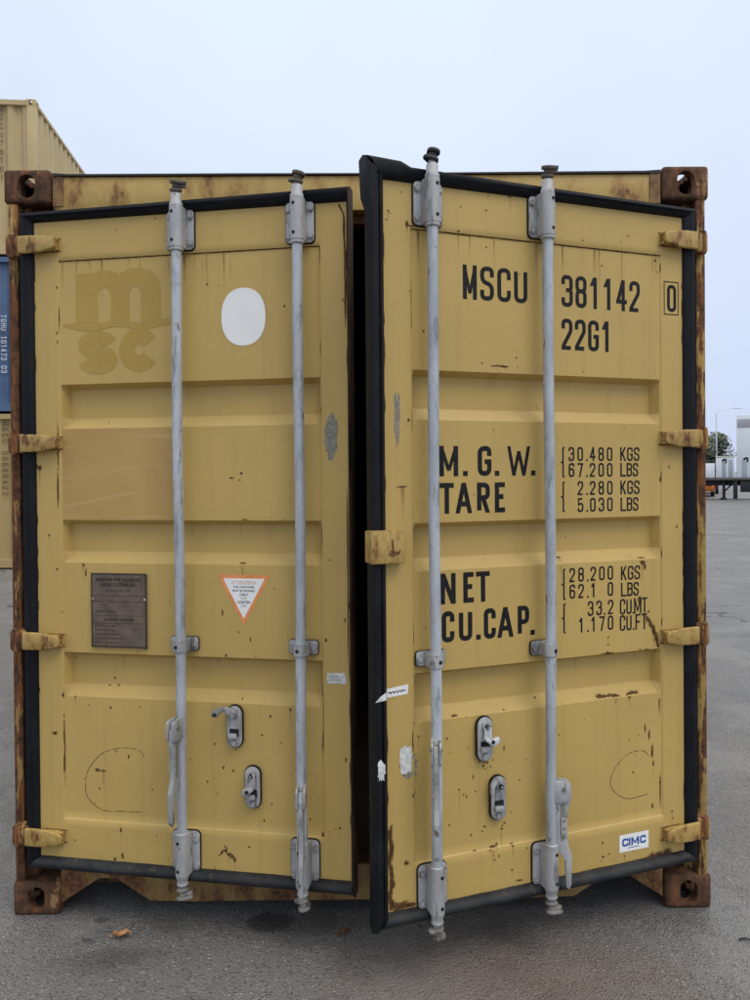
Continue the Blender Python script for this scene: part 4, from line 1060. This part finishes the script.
def arc(cx, cz, rx, rz, a0, a1, n=18): return [Vector((cx + rx * math.cos(R(a0 + (a1 - a0) * i / n)), cz + rz * math.sin(R(a0 + (a1 - a0) * i / n)))) for i in range(n + 1)]
ribbon(mb, arc(.3110, 1.9765, .0490, .0255, 8, 276), False, .0460, lambda a, b: putL(a, b, 0))
ribbon(mb, arc(.3110, 1.9255, .0490, .0255, 96, -172), False, .0460, lambda a, b: putL(a, b, 2))
ribbon(mb, arc(.4620, 1.9540, .0440, .0460, 33, 327, 30), False, .0560, lambda a, b: putL(a, b, 1))
mb.done('faded_lettering', 'ghost', doorL, angle=0)
# white blank over the old mark
mb = MB(); cx, cz = .8290, 2.0500; n = 36
o_ = [(cx + .0755 * (abs(math.cos(a)) ** .88) * (1 if math.cos(a) > 0 else -1), cz + .0945 * (abs(math.sin(a)) ** .88) * (1 if math.sin(a) > 0 else -1)) for a in [2 * math.pi * i / n for i in range(n)]]
for a, b in zip(o_, o_[1:] + o_[:1]): mb.poly([putL(cx, cz, 3), putL(*a, 3), putL(*b, 3)])
mb.done('blank_sticker', 'white', doorL, angle=0)
mb = MB(); sheet(mb, .1775, .5760, 1.3850, 1.6930, putL, 0, 10, 10); mb.done('paint_patch', 'patch', doorL, angle=0)
# data plate
mb = MB()
pl = lambda x, z, l=0: (x, -.0042 - .0002 * l, z)
mb.box(.2830, .4825, -.0040, .0035, .9535, 1.2020, .0012)
for z in (1.2020,): mb.box(.2830, .4825, -.0055, -.0038, 1.1995, 1.2035, 0, 1)
mb.box(.2825, .2865, -.0052, -.0038, .9535, 1.2, 0, 1); mb.box(.4790, .4830, -.0052, -.0038, .9535, 1.2, 0, 1); mb.box(.2830, .4825, -.0056, -.0038, .9525, .9570, 0, 1)
for x, z in ((.2890, 1.116), (.4770, 1.116), (.286, .956), (.481, .953)): mb.disc(x, z, .0042, -.0062, -.0041, 8, 2 if z > 1 else 1)
for body, x, z, sz, al, bo in (('APPROVED FOR TRANSPORT', .3825, 1.176, .0155, 'CENTER', .0006), ('UNDER CUSTOMS SEAL', .3825, 1.1595, .0155, 'CENTER', .0006), ('C/GB 3608 BIC-1209', .3825, 1.140, .0120, 'CENTER', 0),
        ('TYPE', .3200, 1.092, .0105, 'LEFT', 0), ("MANUFACTURER'S NO.", .2950, 1.070, .0095, 'LEFT', 0), ('CSC SAFETY APPROVAL', .3825, 1.042, .0130, 'CENTER', .0005),
        ('DATE MANUFACTURED', .2950, 1.022, .0090, 'LEFT', 0), ('IDENTIFICATION NO.', .2950, 1.008, .0090, 'LEFT', 0), ('MAXIMUM GROSS WEIGHT', .2950, .994, .0090, 'LEFT', 0), ('ALLOWABLE STACKING WEIGHT', .2950, .980, .0085, 'LEFT', 0), ('RACKING TEST LOAD VALUE', .2950, .966, .0085, 'LEFT', 0)):
    small_text(mb, body, x, z, sz, lambda a, b, l=0: pl(a, b, 2), 1, al, .82, bo)
for z in (1.128, 1.108, 1.060, 1.034): mb.box(.2900, .4760, -.0046, -.0041, z - .0006, z + .0006, 0, 1)
mb.done('data_plate', ['plate', 'plate_ink', 'galv'], doorL, angle=0)
# triangular repair notice
mb = MB(); A, B, C_ = (.7330, 1.2030), (.9120, 1.2030), (.8210, 1.0370)
flat(mb, [A, C_, B], putL, 2, 0)
gx, gz = (A[0] + B[0] + C_[0]) / 3, (A[1] + B[1] + C_[1]) / 3
flat(mb, [(gx + (p[0] - gx) * .80, gz + (p[1] - gz) * .80) for p in (A, C_, B)], putL, 5, 1)
for body, z, sz, mt, bo in (('ATTENTION', 1.1725, .0165, 2, .0004), ('THIS CONTAINER', 1.1605, .0100, 3, .0002), ('MUST BE REPAIRED', 1.1485, .0098, 3, .0002), ('ONLY', 1.1345, .0125, 3, .0003), ('WITH', 1.1235, .0090, 3, 0), ('CORTEN', 1.1095, .0125, 3, .0004), ('STEEL', 1.0985, .0090, 3, 0)):
    small_text(mb, body, .8220, z, sz, lambda a, b, l=0: putL(a, b, 8), mt, 'CENTER', .92, bo)
mb.done('warning_sticker', ['orange', 'white', 'pinkish', 'ink'], doorL, angle=0)
mb = MB(); flat(mb, [(1.1015, .8590), (1.1630, .8585), (1.1640, .8800), (1.1580, .8940), (1.1015, .8920)], putL, 3)
for z in (.881, .874, .868): flat(mb, [(1.107, z), (1.145, z), (1.145, z + .0022), (1.107, z + .0022)], putL, 6, 1)
mb.done('paper_label', ['paper', 'tape'], doorL, angle=0)
rag('tape_residue', 'tape', putL, doorL, (1.095, 1.148, 1.572, 1.735), 21, 1, .35)

# ================================================================== THE STACK BEHIND, TO THE LEFT
MAT['stack_tan'] = yellow_paint('weathered_tan_paint', (.50, .385, .19), .73, .35)
MAT['stack_tan_dark'] = yellow_paint('dull_tan_paint', (.40, .295, .125), .72, .4)
t = NT('blue_container_paint'); o_ = t.sep(); nn = t.noise(2.2, 4)
MAT['stack_blue'] = t.fin(t.mix(t.rng(nn, .3, .7), (.055, .098, .185), (.078, .135, .245)), .5)
MAT['white_letter'] = plain('white_letter_paint', (.50, .53, .60), .6)
MAT['brown_letter'] = plain('brown_letter_paint', (.10, .075, .04), .6)
def stacked(z, mat, label, text, upright, ink, th, pitch, ztop):
    root = empty('shipping_container', (-5.445, 10.26, z), R(5.6))
    tag(root, label, 'container', 'containers stacked three high')
    W_ = 2.438
    for fx in (0, 1):
        for fy in (0, 1):
            for fz in (0, 1): casting(root, 0 if fx else -W_, LEN if fy else 0, 2.588 if fz else 0, fx, fy, fz, mat)
    for x0 in (-W_ + .004, -.150):
        for y0 in (.004, LEN - .12):
            mb = MB(); mb.box(x0, x0 + .146, y0, y0 + .11, .110, 2.480, .008); mb.done('corner_post', mat, root)
    for s, xo in ((1, -.006), (-1, -W_ + .006)):
        mb = MB(); corrugated(mb, LEN - .24, .15, 2.50, .036, .278, lambda a, d, zz: (xo - s * (.012 + d), .12 + a, zz)); mb.done('side_wall', mat, root, angle=0)
        mb = MB(); mb.box(min(xo, xo - s * .06), max(xo, xo - s * .06), .17, LEN - .17, 2.500, 2.560, .004); mb.done('top_rail', mat, root)
        mb = MB(); mb.box(min(xo, xo - s * .05), max(xo, xo - s * .05), .17, LEN - .17, .030, .160, .004); mb.done('bottom_rail', mat, root)
    for y0, s in ((.012, 1), (LEN - .012, -1)):
        mb = MB(); corrugated(mb, W_ - .28, .15, 2.50, .045, .25, lambda a, d, zz: (-.14 - a, y0 + s * (.028 + d), zz))
        mb.box(-W_ + .15, -.15, min(y0, y0 + s * .08), max(y0, y0 + s * .08), 2.485, 2.570, .004)
        mb.box(-W_ + .15, -.15, min(y0, y0 + s * .08), max(y0, y0 + s * .08), .025, .158, .004)
        mb.done('end_wall', mat, root, angle=0)
    mb = MB(); mb.box(-W_ + .05, -.05, .08, LEN - .08, 2.545, 2.565); mb.done('roof', mat, root)
    mb = MB(); mb.box(-W_ + .06, -.06, .1, LEN - .1, .13, .158)
    for k in range(14): mb.box(-W_ + .06, -.06, .3 + k * .4, .36 + k * .4, .05, .129)
    mb.done('floor', 'ply', root)
    mb = MB(); zc = ztop; xc = -.560
    for ch in text:
        if ch != ' ':
            w = th * .55
            if upright: glyph(mb, ch, xc - w / 2, zc - th, w, th, th * .14, lambda a, b, l=0: (a, .0335 - .0005 * l, b))
            else: glyph(mb, ch, 0, 0, w, th, th * .15, lambda a, b, l=0, zc=zc: (xc - th / 2 + b, .0335 - .0005 * l, zc - a))
        zc -= pitch
    mb.done('wall_lettering', ink, root, angle=0)
    return root
stacked(0, 'stack_tan_dark', 'dull tan container with black writing, lowest of the stack behind the open container', 'MSCU 00688422', False, 'brown_letter', .095, .097, 2.44)
stacked(2.591, 'stack_blue', 'blue container with white writing, between the tan ones of the stack', 'TGHU 101473 03', False, 'white_letter', .095, .070, 1.62)
stacked(5.182, 'stack_tan', 'pale tan ribbed container, topmost of the stack behind the rusty corner', 'MSCU78161', True, 'brown_letter', .100, .142, 2.47)

# ================================================================== TRAILER AND ITS LOAD, FAR RIGHT
MAT['chassis'] = plain('black_chassis_paint', (.014, .014, .016), .6)
MAT['deck'] = plain('grey_deck_edge', (.10, .085, .07), .7)
MAT['tyre'] = plain('tyre_rubber', (.016, .016, .017), .8)
MAT['hub'] = plain('dull_hub_metal', (.25, .25, .26), .5, .4)
MAT['load_white'] = plain('white_panel', (.72, .76, .80), .5, 0, .4, .04, 1.5)
MAT['load_grey'] = plain('grey_band', (.40, .41, .44), .6, 0, .4, .08, 2)
MAT['load_shade'] = plain('grey_stripe', (.36, .40, .45), .6, 0, .4, .1, 2)
MAT['load_trim'] = plain('yellowed_trim', (.58, .55, .40), .6)
TC = (18.30, 39.0); TR = R(-25)
tr = empty('flatbed_trailer', (TC[0], TC[1], 0), TR)
tag(tr, 'black flatbed trailer carrying white boxes across the yard', 'trailer')
mb = MB(); mb.box(-1.6, 11.0, 0, 2.5, 1.04, 1.16, .02); mb.box(-1.6, 11.0, -.012, -.001, 1.06, 1.15, 0, 1); mb.done('deck', ['chassis', 'deck'], tr)
for y in (.55, 1.75):
    mb = MB(); mb.box(-1.4, 10.8, y, y + .16, .76, 1.038, .01); mb.done('frame_beam', 'chassis', tr)
for y in (.30, 1.95):
    mb = MB(); mb.box(.55, .69, y, y + .16, .12, 1.03, .01); mb.box(.44, .74, y - .09, y + .25, .0, .07, .01); mb.tube([(.66, y + .08, .45), (1.15, y + .08, .95)], .035); mb.done('landing_leg', 'chassis', tr)
mb = MB(); mb.box(1.08, 1.30, .06, .5, .06, 1.03, .03); mb.done('side_guard', 'chassis', tr)
mb = MB(); mb.box(1.42, 3.2, .03, .6, .42, 1.0, .04); mb.done('toolbox', 'chassis', tr)
for x in (4.6, 5.95, 7.3):
    for y in (.12, 2.08):
        mb = MB(); mb.lathe([(.30, -.15), (.47, -.14), (.51, -.09), (.51, .09), (.47, .14), (.30, .15)], 0, 0, 24, 0, Matrix.Translation((x, y + .15, .51)) @ Matrix.Rotation(R(90), 4, 'X'))
        w_ = mb.done('wheel', 'tyre', tr)
        mb = MB(); mb.lathe([(.30, -.10), (.30, .10)], 0, 0, 20, 0, Matrix.Translation((x, y + .15, .51)) @ Matrix.Rotation(R(90), 4, 'X')); mb.lathe([(.12, .0), (.10, .17)], 0, 0, 14, 0, Matrix.Translation((x, y + .15, .51)) @ Matrix.Rotation(R(90), 4, 'X'))
        mb.done('rim', 'hub', w_)
def load_box(x0, x1, z1, label, band=False, stripes=(), knots=(), trim=False):
    xm = (x0 + x1) / 2; yo = .06
    root = empty('white_crate', (TC[0] + xm * math.cos(TR) - yo * math.sin(TR), TC[1] + xm * math.sin(TR) + yo * math.cos(TR), 1.162), TR); tag(root, label, 'crate', 'white boxes on the trailer')
    h = z1 - 1.162; a, b = x0 - xm, x1 - xm
    mb = MB(); mb.box(a, b, 0, 2.1, .03, h, .03); mb.box(a + .05, b - .05, .05, 2.05, 0, .03)
    mb.done('panel_body', 'load_white', root)
    if band: mb = MB(); mb.box(a + .02, b - .02, -.02, -.001, h - .66, h - .22, .004); mb.done('grey_band', 'load_grey', root)
    if trim: mb = MB(); mb.box(a - .01, b + .01, -.02, 2.12, h, h + .06, .01); mb.done('lid', 'load_trim', root)
    for s0, s1 in stripes:
        mb = MB(); mb.box(a + s0, a + s1, -.014, -.001, .06, min(h - .05, 1.0), .003); mb.done('side_strip', 'load_shade', root)
    for kx, kz in knots:
        mb = MB()
        for j, (p0, p1) in enumerate((((-.13, .02), (.02, .10)), ((.0, .10), (.13, .04)), ((-.10, -.04), (.04, .08)), ((.03, .06), (.10, -.10)), ((.05, .0), (.06, -.14)))):
            ribbon(mb, [Vector((a + kx + p0[0], kz + p0[1])), Vector((a + kx + (p0[0] + p1[0]) / 2 + .01, kz + (p0[1] + p1[1]) / 2 + .02)), Vector((a + kx + p1[0], kz + p1[1]))], False, .05, lambda u, v, j=j: (u, -.018 - .001 * j, v))
        mb.done('strap_knot', 'paint_black', root, angle=0)
    return root
load_box(-1.10, .18, 1.96, 'low plain white box at the trailer end by the open container')
load_box(.24, 1.16, 2.28, 'white box with pale lid and dark knot, beside the tall one', stripes=((.30, .50), (.62, .84)), knots=((.42, .92),), trim=True)
load_box(1.26, 4.60, 4.50, 'tall white box with a grey band near its top', band=True, stripes=((.24, .48), (.66, .84), (1.3, 1.5)), knots=((.44, .98), (1.0, .98)))

# parked cars seen under the trailer
def car(x, y, rz, mat, label):
    root = empty('parked_car', (x, y, 0), rz); tag(root, label, 'car', 'cars parked beyond the trailer')
    prof = [(-2.05, .32), (-2.12, .62), (-2.02, .86), (-1.20, .95), (-.62, 1.40), (.75, 1.44), (1.45, .98), (1.98, .92), (2.10, .66), (2.08, .32)]
    mb = MB(); mb.prism(prof, -.85, .85, .05, 0, None, 2); mb.done('body', mat, root)
    for s in (-1, 1):
        mb = MB(); mb.prism([(-1.02, .97), (-.58, 1.34), (.70, 1.37), (1.25, .98)], s * .852, s * .858); mb.done('side_window', 'glass_dark', root)
    for wx in (-1.32, 1.32):
        for wy in (-.76, .76):
            mb = MB(); mb.lathe([(.2, -.11), (.31, -.10), (.33, -.05), (.33, .05), (.31, .10), (.2, .11)], 0, 0, 20, 0, Matrix.Translation((wx, wy, .33)) @ Matrix.Rotation(R(90), 4, 'X'))
            w_ = mb.done('wheel', 'tyre', root)
            mb = MB(); mb.lathe([(.2, -.112), (.2, .112)], 0, 0, 16, 0, Matrix.Translation((wx, wy, .33)) @ Matrix.Rotation(R(90), 4, 'X')); mb.done('rim', 'hub', w_)
    for s in (-.55, .55):
        mb = MB(); mb.box(2.03, 2.11, s - .18, s + .18, .62, .76, .02); mb.done('headlight', 'white', root)
        mb = MB(); mb.box(-2.13, -2.04, s - .2, s + .2, .66, .80, .02); mb.done('tail_light', 'red_lamp', root)
MAT['glass_dark'] = plain('dark_glass', (.01, .012, .015), .08)
MAT['red_lamp'] = plain('red_lamp', (.35, .015, .012), .3)
MAT['car_orange'] = plain('orange_car_paint', (.62, .19, .03), .35)
MAT['car_red'] = plain('plum_car_paint', (.14, .022, .04), .35)
car(20.55, 45.8, R(66), 'car_orange', 'orange car half hidden behind the black trailer')
car(23.35, 51.5, R(66), 'car_red', 'dark plum car seen under the trailer deck')

# lamp post with a long curved arm
lp = empty('street_lamp', (27.95, 60, 0)); tag(lp, 'thin grey lamp post with curved arm above the tree', 'street lamp')
MAT['lamp_grey'] = plain('grey_lamp_steel', (.70, .73, .78), .5, .1)
mb = MB(); mb.tube([(0, 0, 0), (0, 0, 3), (0, 0, 6.2)], .06, 10, 0, .04); mb.box(-.18, .18, -.18, .18, 0, .05, .01); mb.done('pole', 'lamp_grey', lp)
mb = MB(); mb.tube([(0, 0, 6.18), (.12, 0, 6.33), (.5, 0, 6.48), (1.0, 0, 6.56), (1.5, 0, 6.60)], .030, 8, 0, .025); mb.done('arm', 'lamp_grey', lp)
mb = MB(); mb.box(1.45, 2.05, -.10, .10, 6.56, 6.63, .02); mb.done('lamp_head', 'lamp_grey', lp)

# tree beyond the yard
t = NT('hazed_olive_foliage'); nn = t.noise(1.1, 3)
MAT['leaf'] = t.fin(t.mix(t.rng(nn, .3, .7), (.075, .10, .062), (.125, .15, .095)), .7)  # leaf colours lightened to paint in distant haze
MAT['bark'] = plain('tree_bark', (.06, .045, .035), .9)
def tree(x, y, label, seed, h, rad):
    root = empty('tree', (x, y, 0)); tag(root, label, 'tree'); rr = random.Random(seed)
    mb = MB(); mb.tube([(0, 0, 0), (.05, 0, .8), (.0, .1, 1.7), (.1, 0, h * .72)], .16, 8, 0, .04)
    tips = []
    for k in range(9):
        a = k * 2.4 + rr.random(); z0 = 1.0 + rr.random() * h * .3; rl = rad * rr.uniform(.4, .85); e_ = (rl * math.cos(a), rl * math.sin(a), z0 + h * rr.uniform(.15, .42))
        mb.tube([(0, 0, z0), (e_[0] * .5, e_[1] * .5, z0 + (e_[2] - z0) * .6), e_], .06, 6, 0, .02); tips.append(Vector(e_))
    mb.done('trunk', 'bark', root)
    mb = MB(); cl = [(p, rad * rr.uniform(.35, .55)) for p in tips] + [(Vector((rad * .55 * rr.uniform(-1, 1), rad * .55 * rr.uniform(-1, 1), h * rr.uniform(.35, .85))), rad * rr.uniform(.28, .5)) for _i in range(14)]
    for c_, r_ in cl:
        for _i in range(170):
            d = Vector((rr.gauss(0, 1), rr.gauss(0, 1), rr.gauss(0, 1))).normalized() * r_ * rr.uniform(.55, 1.05) ; p = c_ + d
            if p.z < .5 or p.z > h: continue
            a = Vector((rr.uniform(-1, 1), rr.uniform(-1, 1), rr.uniform(-.7, .7))).normalized(); b = a.orthogonal().normalized(); s_ = rr.uniform(.06, .13)
            mb.poly([p - a * s_ * 1.6, p + b * s_ * .7, p + a * s_ * 1.6, p - b * s_ * .7])
    mb.done('crown', 'leaf', root, angle=0)
tree(28.0, 61.8, 'round olive green tree behind the white boxes', 5, 5.1, 1.75)

# ================================================================== SMALL THINGS ON THE GROUND
t = NT('dry_leaf'); nn = t.noise(60, 4)
MAT['dry_leaf'] = t.fin(t.mix(t.rng(nn, .35, .65), (.30, .13, .045), (.55, .30, .13)), .8)
MAT['dry_leaf_dark'] = plain('withered_leaf', (.16, .075, .03), .85, 0, .3, .4, 60)
def leaf(x, y, rz, L_, W_, mat, label, seed):
    rr = random.Random(seed); mb = MB(); n = 12; g = []
    for j in range(-2, 3):
        row = []
        for i in range(n + 1):
            q = i / n; w = W_ * math.sin(math.pi * q) ** .8 * (1 + .25 * math.sin(q * 21)) * .5
            row.append(((q - .5) * L_, j / 2 * w, .004 + .010 * abs(j / 2) ** 1.5 + .008 * math.sin(q * 5 + seed) ** 2 + .002 * rr.random()))
        g.append(row)
    mb.quads(g, 0); mb.tube([(-L_ * .5, 0, .006), (-L_ * .62, .004, .007), (-L_ * .72, .012, .005)], .0014, 5)
    o = mb.done('fallen_leaf', mat, None, (x, y, .002), (0, 0, rz), angle=60)
    tag(o, label, 'leaf')
leaf(-.797, -.140, R(8), .060, .030, 'dry_leaf', 'dry orange leaf lying below the open left door', 1)
leaf(-.060, -.140, R(35), .050, .022, 'dry_leaf_dark', 'withered brown leaf lying between the two doors', 2)
mb = MB(); mb.tube([(-.03, 0, .006), (-.008, .005, .010), (.014, .001, .008), (.03, .012, .006)], .0042, 7, 0, .0018)
tw = mb.done('twig', 'grease', None, (1.256, -.203, .001), (0, 0, R(-20))); tag(tw, 'short dark twig on the asphalt at the edge of the view', 'twig')
